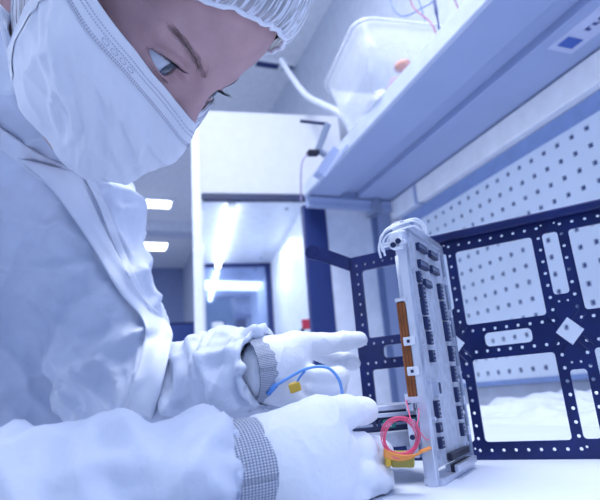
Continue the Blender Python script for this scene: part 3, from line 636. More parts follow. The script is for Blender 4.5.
MB().box(TP(tl - 0.013, -0.0049, 0.0270), tx * 0.008, ty * 0.001, Z * 0.0085).obj('socket', CHIP, tray)
# pink wire coil with its orange tape and olive plug
wc = empty('wire_coil', at(400, 438, 0.333), 'pink wire coil bound with orange tape hanging before the circuit tray', 'wire coil')
cp = lambda t, r, k: at(400.5 + r * 19.5 * math.cos(t), 437 - r * 21 * math.sin(t), 0.333 + k)
for k in range(4):
    MB().tube([cp(2 * math.pi * i / 40, 1.0 - 0.07 * k + 0.03 * math.sin(3 * t0 + k), 0.0006 * k) for i in range(40) for t0 in (2 * math.pi * i / 40,)], 0.00045, 6, closed=True).obj('wire_turn', PINK, wc, smooth=True)
for q in ([(411, 421, .336), (408, 408, .352), (406, 398, .385), (411, 392, .39)], [(416, 428, .336), (419, 415, .355), (417, 404, .385), (413, 396, .39)], [(402, 417, .336), (414, 424, .340), (427, 440, .360), (431, 430, .380)]):
    MB().tube(spline([at(*a) for a in q], 8), 0.00042, 6).obj('wire_tail', PINK, wc, smooth=True)
mb = MB()
V_, F_ = grid(lambda u, v: at(384 + 37 * u, 448 + 10 * math.sin(math.pi * (0.15 + 0.7 * u)) + (9 - 7 * u) * (v - 0.5) * (1 if u < .75 else 0.8), 0.3315 + 0.002 * math.sin(5 * u)), 20, 6)
solid(mesh_obj('tape', V_, F_, ORANGE, wc, smooth=True), 0.0012, 0)
mb = MB(); mb.cbox(at(402, 459, 0.343), _R * 0.015, _U * 0.0085, _F * 0.010); mb.obj('plug', OLIVE, wc, bevel=0.0015)
MB().cbox(at(388, 461, 0.342), _R * 0.004, _U * 0.006, _F * 0.006).obj('plug_tip', YELLOW, wc, bevel=0.001)
mb = MB(); mb.tube([at(420, 452, 0.3315), at(430, 448, 0.345)], 0.0012, 6); mb.obj('tape_tail', ORANGE, wc)
# blue wire loop with a yellow plug, held by the far hand
bw = empty('blue_wire_loop', at(310, 370, 0.445), 'blue wire loop with a yellow plug held in the far hand', 'wire loop')
MB().tube(spline([at(*a) for a in ((268, 392, .422), (272, 388, .420), (285, 380, .418), (303, 370, .418), (318, 366.5, .418), (330, 369, .417), (339, 380, .417), (342, 392, .419), (342, 400, .421), (340, 406, .44))], 8), 0.0013, 8).obj('wire', mat('sky_blue_wire', (0.16, 0.38, 0.90), 0.35), bw, smooth=True)
MB().tube([at(268, 394, .421), at(276, 385, .419)], 0.0022, 8).obj('plug_sleeve', BLUEW, bw, smooth=True)
o_ = MB().cbox(at(295, 387, 0.419), (_R + _U * .35) * 0.0088, (_U - _R * .35) * 0.0068, _F * 0.007).obj('yellow_plug', YELLOW, bw, bevel=0.0012)
MB().tube(spline([at(296, 384, .419), at(300, 377, .418), (at(305, 371, .418))], 5), 0.0009, 6).obj('plug_lead', BLUEW, o_)
# ------------------------------------------------------------------ the person
HR_ = np.array([[-0.423, 0.397, 0.814], [-0.890, -0.014, -0.456], [-0.170, -0.918, 0.359]]); HT = np.array([-0.100, 0.327, 0.361])
_u, _s, _v = np.linalg.svd(HR_); HR_ = _u @ _v
_a = math.radians(13); HR_ = HR_ @ np.array([[math.cos(_a), -math.sin(_a), 0], [math.sin(_a), math.cos(_a), 0], [0, 0, 1]])
_a = math.radians(-8); _X = np.array([[1, 0, 0], [0, math.cos(_a), -math.sin(_a)], [0, math.sin(_a), math.cos(_a)]]); _pv = HR_ @ np.array([0, 0.09, 0])
HT = HT + _pv - _X @ _pv - _R * 0.0105 + _U * 0.005; HR_ = _X @ HR_
HW = lambda V: np.asarray(V, float) @ HR_.T + HT            # head space (x: her right, y: forward, z: up) to world
HL_ = lambda V: (np.asarray(V, float) - HT) @ HR_
EYE = np.array([0.0310, 0.0678, 0.0]); HO = np.array([0.0, 0.02, -0.01])
def head_sdf(P, nose=True):
    P = np.asarray(P, np.float32).copy(); P[:, 0] = np.abs(P[:, 0])
    d = d_ell(P, (0, -0.012, 0.036), (0.072, 0.094, 0.086))
    d = smin(d, d_ell(P, (0, 0.028, -0.030), (0.059, 0.064, 0.088)), 0.03)
    d = smin(d, d_ell(P, (0, 0.058, -0.088), (0.036, 0.037, 0.030)), 0.03)
    d = smin(d, np.linalg.norm(P - np.float32([0.042, 0.054, -0.032]), axis=1) - 0.022, 0.02)
    d = smin(d, d_cone(P, (0.0, 0.060, 0.052), (0.0, 0.060, 0.054), 0.033, 0.033), 0.03)
    d = smin(d, d_cone(P, (0.010, 0.0815, 0.0190), (0.046, 0.0635, 0.0185), 0.0095, 0.008), 0.014)
    if nose:
        d = smin(d, d_cone(P, (0, 0.0850, 0.010), (0, 0.1050, -0.040), 0.0075, 0.0105), 0.011)
        d = smin(d, d_cone(P, (0.010, 0.094, -0.043), (0.012, 0.094, -0.043), 0.009, 0.009), 0.008)
        s = np.linalg.norm(P - np.float32([0.0300, 0.1010, -0.0015]), axis=1) - 0.0190
        h = np.clip(0.5 - 0.5 * (d + s) / 0.012, 0, 1); d = d + (-s - d) * h + 0.012 * h * (1 - h)
        d = smin(d, np.linalg.norm(P - EYE.astype(np.float32), axis=1) - 0.0151, 0.0045)
        d = smin(d, d_ell(P, (0.0715, -0.006, -0.004), (0.008, 0.018, 0.031)), 0.006)
    else: d = smin(d, d_cone(P, (0, 0.0850, 0.000), (0, 0.1010, -0.042), 0.010, 0.016), 0.03)
    return d
def radial(U_, nose=True, O=HO):
    r = np.full(len(U_), 0.19, np.float32)
    for _ in range(70): r -= np.clip(head_sdf(O + U_ * r[:, None], nose), -0.01, 0.02) * 0.85
    return r
def front(x, z):
    x, z = np.atleast_1d(x).astype(float), np.atleast_1d(z).astype(float); y = np.full(len(x), 0.16)
    for _ in range(80): y -= head_sdf(np.stack([x, y, z], 1)) * 0.85
    return np.stack([x, y, z], 1)
bm = bmesh.new(); bmesh.ops.create_icosphere(bm, subdivisions=6, radius=1.0)
for lim in (0.0325, 0.024):
    ed = []
    for e in bm.edges:
        c = (e.verts[0].co + e.verts[1].co).normalized()
        for sx in (1, -1):
            q = Vector((sx * EYE[0], EYE[1] + 0.014, EYE[2])) - Vector(HO)
            if (c * q.length - q).length < lim: ed.append(e); break
    bmesh.ops.subdivide_edges(bm, edges=ed, cuts=1, use_grid_fill=True)
bmesh.ops.triangulate(bm, faces=bm.faces[:])
U_ = np.array([v.co.normalized()[:] for v in bm.verts]); hF = [tuple(v.index for v in f.verts) for f in bm.faces]; bm.free()
hV = HO + U_ * radial(U_)[:, None]
LIDW = 0.0176
def lid(a):
    k = np.clip(1 - (a / LIDW) ** 2, 0, 1); return 0.0072 * k ** 0.65 + 0.08 * a, -0.0060 * k ** 0.60 + 0.08 * a
for sx in (1, -1):
    a = sx * hV[:, 0] - EYE[0]; b = hV[:, 2] - EYE[2]; up_, lo_ = lid(a)
    m_ = np.minimum(up_ - b, b - lo_); q = hV - np.array([sx * EYE[0], EYE[1], EYE[2]])
    on = (m_ > 0) & (hV[:, 1] > 0.05); rq = np.linalg.norm(q, axis=1); t = np.clip(m_ / 0.0010, 0, 1); t = t * t * (3 - 2 * t)
    # a crease above the upper lid and a soft rim along the lid edge
    cr = np.exp(-((b - up_ - 0.0045) / 0.0011) ** 2) * (np.abs(a) < 0.017) * (hV[:, 1] > 0.05); rim = np.exp(-((b - up_ - 0.0010) / 0.0012) ** 2) * (np.abs(a) < 0.0155) * (hV[:, 1] > 0.05)
    rn = np.where(on, rq + (0.0104 - rq) * t, rq - 0.0011 * cr + 0.0005 * rim)
    hV = np.array([sx * EYE[0], EYE[1], EYE[2]]) + q / (rq[:, None] + 1e-9) * rn[:, None]
hV = HW(hV)
# skeleton points of the seated, forward-bent pose (world)
NB = at(-8, 150, 0.52); NT = HW([[0, -0.025, -0.070]])[0]
C1 = at(22, 235, 0.62); C2 = at(0, 385, 0.64); PV = np.array([-0.42, 0.62, -0.27])
SL = at(73, 216, 0.58); SR = np.array([-0.43, 0.30, 0.20])
EL = at(128, 405, 0.545); WLh = at(266, 369, 0.445); ER = np.array([-0.30, 0.255, 0.022]); WR = at(250, 480, 0.292)
K1, K2 = np.array([-0.02, 0.66, -0.27]), np.array([-0.06, 0.42, -0.27]); A1, A2 = np.array([-0.06, 0.66, -0.70]), np.array([-0.10, 0.42, -0.70])
HP1, HP2 = PV + np.array([0.02, 0.09, -0.03]), PV + np.array([0.02, -0.09, -0.03])
def body_sdf(P, g):
    d = d_cone(P, NB, NT, 0.058 + g, 0.052 + g)
    d = smin(d, d_cone(P, C1, C2, 0.098 + g, 0.112 + g), 0.05); d = smin(d, d_cone(P, C2, PV, 0.112 + g, 0.125 + g), 0.05)
    d = smin(d, d_cone(P, C1, NB, 0.09 + g, 0.062 + g), 0.05)
    d = smin(d, d_cone(P, C1, SL, 0.075 + g, 0.050 + g), 0.05); d = smin(d, d_cone(P, C1, SR, 0.075 + g, 0.050 + g), 0.05)
    return d
def arms(P, g, d):
    d = smin(d, smin(d_cone(P, SL, EL, 0.045 + g, 0.038 + g), d_cone(P, EL, WLh, 0.036 + g, 0.018 + g * 1.25), 0.02), 0.03)
    return smin(d, smin(d_cone(P, SR, ER, 0.045 + g, 0.038 + g), d_cone(P, ER, WR, 0.034 + g * .7, 0.017 + g * 1.1), 0.02), 0.03)
def legs(P, g, d):
    for hp, k, a in ((HP1, K1, A1), (HP2, K2, A2)):
        d = smin(d, smin(d_cone(P, hp, k, 0.070 + g, 0.052 + g), d_cone(P, k, a, 0.050 + g, 0.036 + g), 0.02), 0.04)
        d = smin(d, d_cone(P, a + np.array([-0.02, 0, -0.045]), a + np.array([0.15, 0, -0.05]), 0.030, 0.026), 0.02)
    return d
bV, bF = surface_nets(lambda P: legs(P, 0.0, arms(P, 0.0, body_sdf(P, 0.0))), (-0.66, 0.10, -0.80), (0.16, 0.90, 0.48), 0.009)
V_ = np.concatenate([hV, bV]); F_ = list(hF) + [tuple(f + len(hV)) for f in bF]
person = tag(mesh_obj('person', V_, F_, SKIN, smooth=True, org=np.array([PV[0], PV[1], FZ])),
             'person in white coverall, face mask and hair net bending over the bench', 'person')

# eyes
gaze_t = HL_([np.array([0.07, 0.40, 0.05])])[0]
def sph_part(name, c, r, axis, a0, a1, m, parent, n=28, k=14):
    ax = axis / np.linalg.norm(axis); t1 = np.cross(ax, [0, 0, 1.0]); t1 /= np.linalg.norm(t1); t2 = np.cross(ax, t1); V = []
    for i in range(k + 1):
        a = a0 + (a1 - a0) * i / k
        for j in range(n): b = 2 * math.pi * j / n; V.append(c + r * (math.cos(a) * ax + math.sin(a) * (math.cos(b) * t1 + math.sin(b) * t2)))
    F = [(i * n + j, i * n + (j + 1) % n, (i + 1) * n + (j + 1) % n, (i + 1) * n + j) for i in range(k) for j in range(n)]
    return mesh_obj(name, HW(V), F, m, parent, smooth=True)
SCL = mat('eye_white', (0.54, 0.58, 0.70), 0.12, var=0.03, coat=0.5); IRIS = mat('blue_grey_iris', (0.025, 0.04, 0.085), 0.1, var=0.5, scale=700, coat=1.0); PUP = mat('pupil', (0.003, 0.003, 0.006), 0.05, coat=1.0)
for sx in (1, -1):
    c = np.array([sx * EYE[0], EYE[1], EYE[2]]); g = gaze_t - c; g /= np.linalg.norm(g); g = 0.75 * g + 0.25 * np.array([0, 1.0, 0]); g /= np.linalg.norm(g)
    e = sph_part('eyeball', c, 0.0134, g, 0.0, math.pi, SCL, person)
    sph_part('iris', c, 0.01366, g, 0.19, 0.62, IRIS, e); sph_part('pupil', c, 0.01369, g, 0.0, 0.20, PUP, e)
    # eyebrow hairs and lashes
    mb = MB()
    for k in range(170):
        t = rng.random(); x = 0.0125 + 0.038 * t; zc = 0.0125 + 0.0135 * t ** 0.75 - 0.004 * max(0, t - 0.75) * 4; w = 0.0036 * (1 - 0.6 * t)
        z_ = zc + rng.normal(0, 0.5) * w; p = front([sx * x], [z_])[0]; ln = rng.uniform(0.006, 0.010)
        dr = np.array([sx * (0.55 + 0.5 * t), 0.06, 0.62 - 0.65 * t + rng.normal(0, 0.12)]); dr /= np.linalg.norm(dr)
        q = front([p[0] + dr[0] * ln], [p[2] + dr[2] * ln])[0]; m2 = (p + q) / 2 + np.array([0, 0.0010, 0])
        mb.tube(HW([p + [0, -0.0002, 0], m2, q + [0, 0.0004, 0]]), [0.00011, 0.00009, 0.00003], 4, cap=False)
    mb.obj('eyebrow', EYEB, person)
    mb = MB()
    for k in range(64):
        a = -0.0138 + 0.0280 * (k + rng.random() * .6) / 64; upb, lob = lid(np.array([a])); b = float(upb[0]) + 0.0001
        y = math.sqrt(max(9e-6, 0.0151 ** 2 - a * a - b * b)); p = c + np.array([sx * a, y, b]); out = np.array([sx * a * 0.9, 0.010, 0.0]); out /= np.linalg.norm(out)
        ln = 0.0085 * (0.7 + 0.5 * (k / 64)) * rng.uniform(0.8, 1.1)
        mb.tube(HW([p, p + out * ln * 0.5 + np.array([sx * a * 0.1, 0, -0.0006]), p + out * ln + np.array([sx * a * 0.25, 0, 0.0018])]), [0.00018, 0.00013, 0.00003], 4, cap=False)
    for k in range(30):
        a = -0.008 + 0.021 * (k + rng.random() * .6) / 30; upb, lob = lid(np.array([a])); b = float(lob[0])
        y = math.sqrt(max(9e-6, 0.0151 ** 2 - a * a - b * b)); p = c + np.array([sx * a, y, b]); ln = rng.uniform(0.003, 0.0045)
        mb.tube(HW([p, p + np.array([sx * a * .2, ln * .7, -ln * .5])]), [0.00013, 0.00003], 4, cap=False)
    # dark lid-line along the lash roots
    mb.tube(HW([c + np.array([sx * a, math.sqrt(max(9e-6, 0.0152 ** 2 - a * a - float(lid(np.array([a]))[0][0]) ** 2)), float(lid(np.array([a]))[0][0])]) for a in np.linspace(-0.0136, 0.0138, 18)]), 0.00065, 6)
    mb.obj('eyelashes', LASH, person)

# hair and the net over it
PN_ = np.array([0, -0.568, 0.823]); PF = np.array([0, 0.823, 0.568]); PX = np.array([1.0, 0, 0]); CO = np.array([0, 0.0, 0.010])
def cap_mesh(na, nb, off, amax_fn, puff, pleat):
    dirs, A, B = [], [], []
    for j in range(nb):
        be = 2 * math.pi * j / nb; am = amax_fn(be)
        for i in range(na):
            al = am * i / (na - 1); dirs.append(math.cos(al) * PN_ + math.sin(al) * (math.cos(be) * PF + math.sin(be) * PX)); A.append(i / (na - 1)); B.append(be)
    dirs = np.array(dirs); A = np.array(A); B = np.array(B); r = radial(dirs, False, CO)
    e = 1 - A; pl = np.zeros(len(A))
    if pleat:
        pl = np.array([(0.5 + 0.5 * math.sin(58 * b + 14 * nz1((math.cos(b), math.sin(b), 0), 1.7))) * (a ** 3) + 0.9 * nz1((3.2 * math.cos(b), 3.2 * math.sin(b), a * 2.0), 1.6) * a * (1 - a ** 6) for a, b in zip(A, B)])
    r = r + off + puff * np.clip(e * 6, 0, 1) ** 0.7 + pleat * pl
    V = CO + dirs * r[:, None]
    F = [(j * na + i, j * na + i + 1, ((j + 1) % nb) * na + i + 1, ((j + 1) % nb) * na + i) for j in range(nb) for i in range(na - 1)]
    at_ = np.stack([np.cos(B) * 22, np.sin(B) * 22, A * 4.5], 1)
    return HW(V), F, at_
def amx(b):
    c = math.cos(b); t = min(1, max(0, (0.45 - c) / 0.75)); t = t * t * (3 - 2 * t)
    return math.radians(91.5 + 13 * abs(math.sin(b)) ** 2 + 48 * t)
V_, F_, a_ = cap_mesh(40, 150, 0.0045, lambda b: amx(b) - 0.07, 0.004, 0.0)
mesh_obj('hair', V_, F_, HAIR, person, smooth=True)
V_, F_, a_ = cap_mesh(60, 420, 0.007, amx, 0.014, 0.0022)
net = mesh_obj('hair_net', V_, F_, NET, person, smooth=True, attr={'cap': a_})
edge = V_.reshape(420, 60, 3)[:, -1]
mb = MB(); mb.tube(edge[::2] + 0.0006 * rng.normal(size=(210, 3)), 0.0018, 8, closed=True); mb.obj('elastic_edge', MASKB, net, smooth=True)

# face mask
ns_, nt_ = 150, 70
PHM = math.radians(99)
def etop(s): a = abs(s); return math.radians(-4.0 - 9.0 * math.sin(min(1, a * 1.25) * math.pi) ** 1.0 * (a < .8) + 5 * max(0, a - .8) * 5 * 0.2)
def etop(s): a = abs(s); return math.radians((-6 * np.interp(-s, [0, .15, .5, 1], [0, 1, 1, 0])) + np.interp(a, [0, .12, .28, .5, .75, 1.0], [-3.0, -2.5, 0.8, 5.0, 8.0, 9.0]))
def ebot(s): a = abs(s); return math.radians(np.interp(a, [0, .25, .5, .75, 1.0], [-62, -62, -60, -57, -52]))
SS = np.linspace(-1, 1, ns_); TT = np.linspace(0, 1, nt_); dirs = []
for s_ in SS:
    for t in TT:
        ph = s_ * PHM; ep = etop(s_) + (ebot(s_) - etop(s_)) * t; dirs.append((math.sin(ph) * math.cos(ep), math.cos(ph) * math.cos(ep), math.sin(ep)))
dirs = np.array(dirs); rf = radial(dirs, True).reshape(ns_, nt_)
rs = radial(dirs, False).reshape(ns_, nt_).copy()
for _ in range(260):
    p_ = np.pad(rs, 1, mode='edge'); rs = 0.2 * (p_[1:-1, 1:-1] + p_[:-2, 1:-1] + p_[2:, 1:-1] + p_[1:-1, :-2] + p_[1:-1, 2:])
T2 = np.broadcast_to(TT, (ns_, nt_)); S2 = np.broadcast_to(SS[:, None], (ns_, nt_))
body_ = np.sin(math.pi * np.clip(T2 * 1.02, 0, 1)) ** 0.7 * np.cos(S2 * math.pi / 2) ** 0.6
rl_ = rf.copy()
for _ in range(14):
    p_ = np.pad(rl_, 1, mode='edge'); rl_ = np.maximum(rf, 0.2 * (p_[1:-1, 1:-1] + p_[:-2, 1:-1] + p_[2:, 1:-1] + p_[1:-1, :-2] + p_[1:-1, 2:]))
w_ = np.clip(T2 / 0.30, 0, 1); w_ = w_ * w_ * (3 - 2 * w_)
rm = np.maximum((rl_ + 0.0016) * (1 - w_) + (rs + 0.0022 + 0.006 * body_) * w_, rf + 0.0016)
for q, w in ((0.30, 1), (0.48, 1), (0.66, 1)):     # three pleats across, opening to the middle
    ph_ = (T2 - q - 0.03 * np.array([[nz1((s_, q, 1), 2)] for s_ in SS]))
    rm = rm + 0.0018 * np.where(ph_ > 0, np.exp(-ph_ / 0.06), -0.2 * np.exp(ph_ / 0.02)) * np.clip(1.15 - np.abs(S2) * 0.75, 0, 1)
cre = np.array([[nz1((s_ * 1.6 + t * 1.1, t * 0.9 - s_ * .35, 0.3), 3.1) for t in TT] for s_ in SS]); cre2 = np.array([[nz1((s_ * 2.2 + t * 2.6, t * .8, 4.3), 3.6) for t in TT] for s_ in SS])
fade = np.clip((T2 - 0.16) * 6, 0, 1) * np.clip((1.0 - T2) * 3, 0.08, 1) * np.clip((S2 + 0.25) * 3, 0.15, 1)
rm = rm + fade * (0.0070 * (1 - np.abs(cre) * 2) ** 3 * 0.8 + 0.0050 * (1 - np.abs(cre2) * 2) ** 5) * np.clip(1.1 - np.abs(S2) * .5, 0, 1)
for k in range(2): rm[:, 1:-1] = 0.25 * rm[:, :-2] + 0.5 * rm[:, 1:-1] + 0.25 * rm[:, 2:]
rm = np.maximum(rm, rf + 0.0014)
sw_ = np.clip((np.abs(S2) - 0.40) / 0.36, 0, 1); rm = rm + 0.015 * sw_ * sw_ * (3 - 2 * sw_)
MV = HO + dirs.reshape(ns_, nt_, 3) * rm[..., None]
idx = lambda i, j: i * nt_ + j
fm = [(idx(i, j), idx(i + 1, j), idx(i + 1, j + 1), idx(i, j + 1)) for i in range(ns_ - 1) for j in range(nt_ - 1)]
mask = solid(mesh_obj('face_mask', HW(MV.reshape(-1, 3)), fm, MASKM, person, smooth=True), 0.0012, 0)
def mask_pt(s, t, off=0.0):
    x = (s + 1) / 2 * (ns_ - 1); y = t * (nt_ - 1); i, j = min(int(x), ns_ - 2), min(int(y), nt_ - 2); a, b = x - i, y - j
    p = MV[i, j] * (1 - a) * (1 - b) + MV[i + 1, j] * a * (1 - b) + MV[i, j + 1] * (1 - a) * b + MV[i + 1, j + 1] * a * b; u = p - HO
    return p + u / np.linalg.norm(u) * off
V_, F_ = grid(lambda u, v: HW([mask_pt(-1 + 2 * u, 0.002 + 0.158 * v, 0.0013 + 0.0004 * math.sin(math.pi * v))])[0], 120, 14)
band = mesh_obj('nose_band', V_, F_, MASKB, mask, smooth=True)
mb = MB()
for t in (0.060, 0.088, 0.140, 0.152):
    for k in range(150):
        s_ = -0.97 + 1.94 * k / 150
        mb.tube(HW([mask_pt(s_, t, 0.0019), mask_pt(s_ + 0.0072, t, 0.0019)]), 0.00030, 4)
for k in range(44):                              # embossed dotted marks on the band
    a = 2 * math.pi * (k % 11) / 11; s_ = 0.44 + 0.052 * (k // 11) + 0.017 * math.cos(a); t = 0.112 + 0.013 * math.sin(a); p = mask_pt(s_, t, 0.0018); mb.tube(HW([p, mask_pt(s_, t, 0.0024)]), 0.00028, 4)
mb.obj('stitching', STITCH, mask)
V_, F_ = grid(lambda u, v: HW([mask_pt(0.90 + 0.099 * v, u, 0.0015)])[0], 40, 6); mesh_obj('side_seam', V_, F_, MASKB, mask, smooth=True)
for sx in (1, -1):
    q = [mask_pt(sx * 0.985, 0.03, 0.001), np.array([sx * 0.096, 0.004, 0.022]), np.array([sx * 0.098, -0.026, 0.018]), np.array([sx * 0.097, -0.030, -0.020]), np.array([sx * 0.094, -0.004, -0.045]), mask_pt(sx * 0.985, 0.96, 0.001)]
    MB().tube(HW(spline(q, 10)), 0.0014, 8).obj('ear_loop', MASKB, mask, smooth=True)

# coverall -----------------------------------------------------------
G = 0.016
def cover_sdf(P):
    d = arms(P, G, body_sdf(P, G)); d = np.maximum(d, -(d_cone(P, NT + (NT - NB) * 0.7, NT + (NT - NB) * 0.35, 0.075, 0.072)))
    # sleeves stop at the wrists, the collar stops under the head
    for w, e, ex in ((WLh, EL, -0.006), (WR, ER, 0.002)):
        ax = (w - e) / np.linalg.norm(w - e)
        d = np.where(np.linalg.norm(P - w, axis=1) < 0.10, np.maximum(d, -d_cone(P, w - ax * 0.014, w + ax * 0.04, 0.0272, 0.0285)), d); d = np.where(np.linalg.norm(P - w, axis=1) < 0.12, np.maximum(d, ((P - w) @ ax.astype(np.float32)) + ex), d)
    d = np.where((P @ N.astype(np.float32) > 0.09) & (P[:, 2] > -0.07), np.maximum(d, 0.0025 - P[:, 2]), d)
    return d
cV, cF = surface_nets(lambda P: np.maximum(cover_sdf(P), -0.06 - P[:, 2]), (-0.58, 0.14, -0.08), (0.03, 0.80, 0.42), 0.0036)
cV = smooth_verts(cV, cF, 2)
bvh = BVHTree.FromPolygons(cV.tolist(), cF.tolist())
def on_cover(px, py):
    d = Vector(at(px, py, 1.0) - CAM).normalized(); h = bvh.ray_cast(Vector(CAM), d); return None if h[0] is None else (np.array(h[0]), np.array(h[1]))
cN = vnormals(cV, cF)
if (cN[np.argmax(cV[:, 2])][2]) < 0: cN = -cN; cF = cF[:, ::-1]
disp = np.zeros(len(cV))
ra = (WR - ER) / np.linalg.norm(WR - ER); la = (WLh - EL) / np.linalg.norm(WLh - EL)
vis = cV[:, 2] > -0.1
near_arm = np.linalg.norm(np.cross(cV - ER, ra), axis=1) < 0.075
far_arm = (np.linalg.norm(np.cross(cV - EL, la), axis=1) < 0.07) & (((cV - EL) @ la) > -0.02)
for i in np.flatnonzero(vis):
    p = cV[i]
    if near_arm[i] or far_arm[i]:
        ax, o_ = (ra, ER) if near_arm[i] else (la, EL); x = (p - o_) @ ax; q = p - o_ - ax * x
        n1 = noise.noise(Vector((x * 26, q[1] * 20, q[2] * 20 + 3 * x * 10))); n2 = noise.noise(Vector((x * 55 + 7, q[1] * 34 + x * 20, q[2] * 34)))
        k = 0.72 if near_arm[i] else 1.15
        disp[i] = k * (0.0085 * ((1 - abs(n1) * 1.8) ** 3 - 0.35) + 0.0035 * ((1 - abs(n2) * 1.8) ** 3 - .3))
    else:
        n1 = noise.noise(Vector((p[0] * 7 + p[2] * 6, p[1] * 7, p[2] * 9 - p[0] * 5))); n2 = noise.noise(Vector((p[0] * 22 + 3, p[1] * 20, p[2] * 18 + p[0] * 9))); n3 = noise.noise(Vector((p[0] * 45, p[1] * 45 + 5, p[2] * 40)))
        disp[i] = 0.011 * ((1 - abs(n1) * 1.7) ** 3 - .35) + 0.0055 * ((1 - abs(n2) * 1.8) ** 4 - .2) + 0.0018 * ((1 - abs(n3) * 1.8) ** 3 - .3)
# the main folds of the chest, sleeve and elbow
folds = [([(0, 196), (40, 228), (80, 262), (120, 310)], 0.010, 0.006), ([(0, 262), (50, 268), (90, 262)], 0.006, 0.005), ([(62, 418), (80, 370), (118, 340), (146, 330)], 0.014, 0.010),
         ([(0, 395), (40, 372), (90, 360)], 0.010, 0.006), ([(108, 200), (128, 250), (156, 300)], 0.005, 0.003), ([(116, 196), (138, 262), (164, 320)], 0.005, 0.003),
         ([(175, 345), (176, 380), (168, 412)], 0.006, 0.007), ([(190, 345), (196, 380), (200, 405)], 0.005, 0.006), ([(205, 360), (225, 352), (248, 338)], 0.006, 0.006), ([(215, 395), (236, 372), (252, 360)], 0.005, 0.005),
         ([(60, 480), (95, 462), (130, 470)], 0.006, 0.004), ([(120, 430), (150, 460), (170, 498)], 0.006, 0.004), ([(186, 470), (214, 440), (228, 425)], 0.006, 0.006), ([(20, 440), (70, 424), (140, 428)], 0.006, 0.004)]
for poly, wd_, ht in folds:
    S_ = [on_cover(*q) for q in np.array(spline([(x, y, 0) for x, y in poly], 10))[:, :2]]; S_ = np.array([q[0] for q in S_ if q])
    if len(S_) < 3: continue
    d2 = np.full(len(cV), 9.0)
    for q in S_: d2 = np.minimum(d2, ((cV - q) ** 2).sum(1))
    disp += ht * np.exp(-d2 / wd_ ** 2)
# gathered sleeve ends
for w, ax in ((WR, ra), (WLh, la)):
    x = (cV - w) @ ax; q = cV - w - np.outer(x, ax); nr = np.linalg.norm(cV - w, axis=1) < 0.09
    an = np.arctan2(q @ np.cross(ax, Z), q[:, 2]); disp += np.where(nr, 0.0012 * np.sin(an * 17) * np.exp(-((x + 0.004) / 0.022) ** 2) + 0.0055 * np.exp(-((x + 0.028) / 0.014) ** 2) - 0.0065 * np.exp(-((x + 0.004) / 0.010) ** 2), 0)
cV2 = cV + cN * disp[:, None]; cV2 = smooth_verts(cV2, cF, 1, 0.4)
lV, lF = surface_nets(lambda P: np.maximum(legs(P, G, arms(P, G, body_sdf(P, G))), P[:, 2] + 0.052), (-0.66, 0.20, -0.80), (0.18, 0.90, -0.04), 0.010)
lV[:, 2] = np.maximum(lV[:, 2], FZ + 0.001)
coverall = mesh_obj('coverall', np.concatenate([cV2, lV]), [tuple(f) for f in cF] + [tuple(f + len(cV2)) for f in lF], TYVEK, person, smooth=True)
bvh = BVHTree.FromPolygons(cV2.tolist(), cF.tolist())
def strip(name, e0, e1, m, off, nu=70, nv=10, lift=0.0, parent=coverall, wav=0.0):
    A = spline([(x, y, 0) for x, y in e0], 12)[:, :2]; B = spline([(x, y, 0) for x, y in e1], 12)[:, :2]
    ia = np.linspace(0, len(A) - 1, nu); ib = np.linspace(0, len(B) - 1, nu); PTS = np.full((nu, nv, 3), np.nan)
    lerp = lambda L, t: L[int(t)] * (1 - t % 1) + L[min(int(t) + 1, len(L) - 1)] * (t % 1)
    D_ = np.full((nu, nv), np.nan)
    for i in range(nu):
        for j in range(nv):
            v = j / (nv - 1); q = lerp(A, ia[i]) * (1 - v) + lerp(B, ib[i]) * v; h = on_cover(*q)
            if h is not None: D_[i, j] = (h[0] - CAM) @ _F
            PTS[i, j, :2] = q
    md = np.nanmedian(D_); D_ = np.where(np.isnan(D_) | (np.abs(D_ - md) > 0.14), md, D_)
    for _ in range(14):
        p_ = np.pad(D_, 1, mode='edge'); D_ = np.minimum(D_, 0.2 * (p_[1:-1, 1:-1] + p_[:-2, 1:-1] + p_[2:, 1:-1] + p_[1:-1, :-2] + p_[1:-1, 2:])) * .7 + .3 * 0.2 * (p_[1:-1, 1:-1] + p_[:-2, 1:-1] + p_[2:, 1:-1] + p_[1:-1, :-2] + p_[1:-1, 2:])
    V = [at(PTS[i, j, 0], PTS[i, j, 1], D_[i, j] - off - lift * (1 - j / (nv - 1)) + wav * nz1((i * .1, j * .15, off * 900), 1.5)) for i in range(nu) for j in range(nv)]
    F = [(i * nv + j, (i + 1) * nv + j, (i + 1) * nv + j + 1, i * nv + j + 1) for i in range(nu - 1) for j in range(nv - 1)]
    return solid(mesh_obj(name, V, F, m, parent, smooth=True), 0.0016, 0)
strip('zip_flap', [(18, 158), (52, 190), (88, 240), (118, 290), (144, 322), (142, 350), (130, 392), (118, 425)], [(78, 172), (93, 205), (115, 250), (142, 296), (170, 326), (170, 350), (160, 392), (150, 425)], FLAP, 0.007, lift=0.004, wav=0.003)
strip('front_seam', [(84, 178), (98, 205), (119, 258), (144, 302), (160, 318)], [(91, 174), (106, 205), (127, 258), (150, 304), (166, 320)], FLAP, 0.006, nv=6, lift=0.003, wav=0.002)
strip('collar_band', [(-12, 118), (18, 140), (52, 160), (92, 174)], [(-12, 140), (14, 160), (46, 184), (84, 196)], FLAP, 0.004, nv=8, wav=0.003)

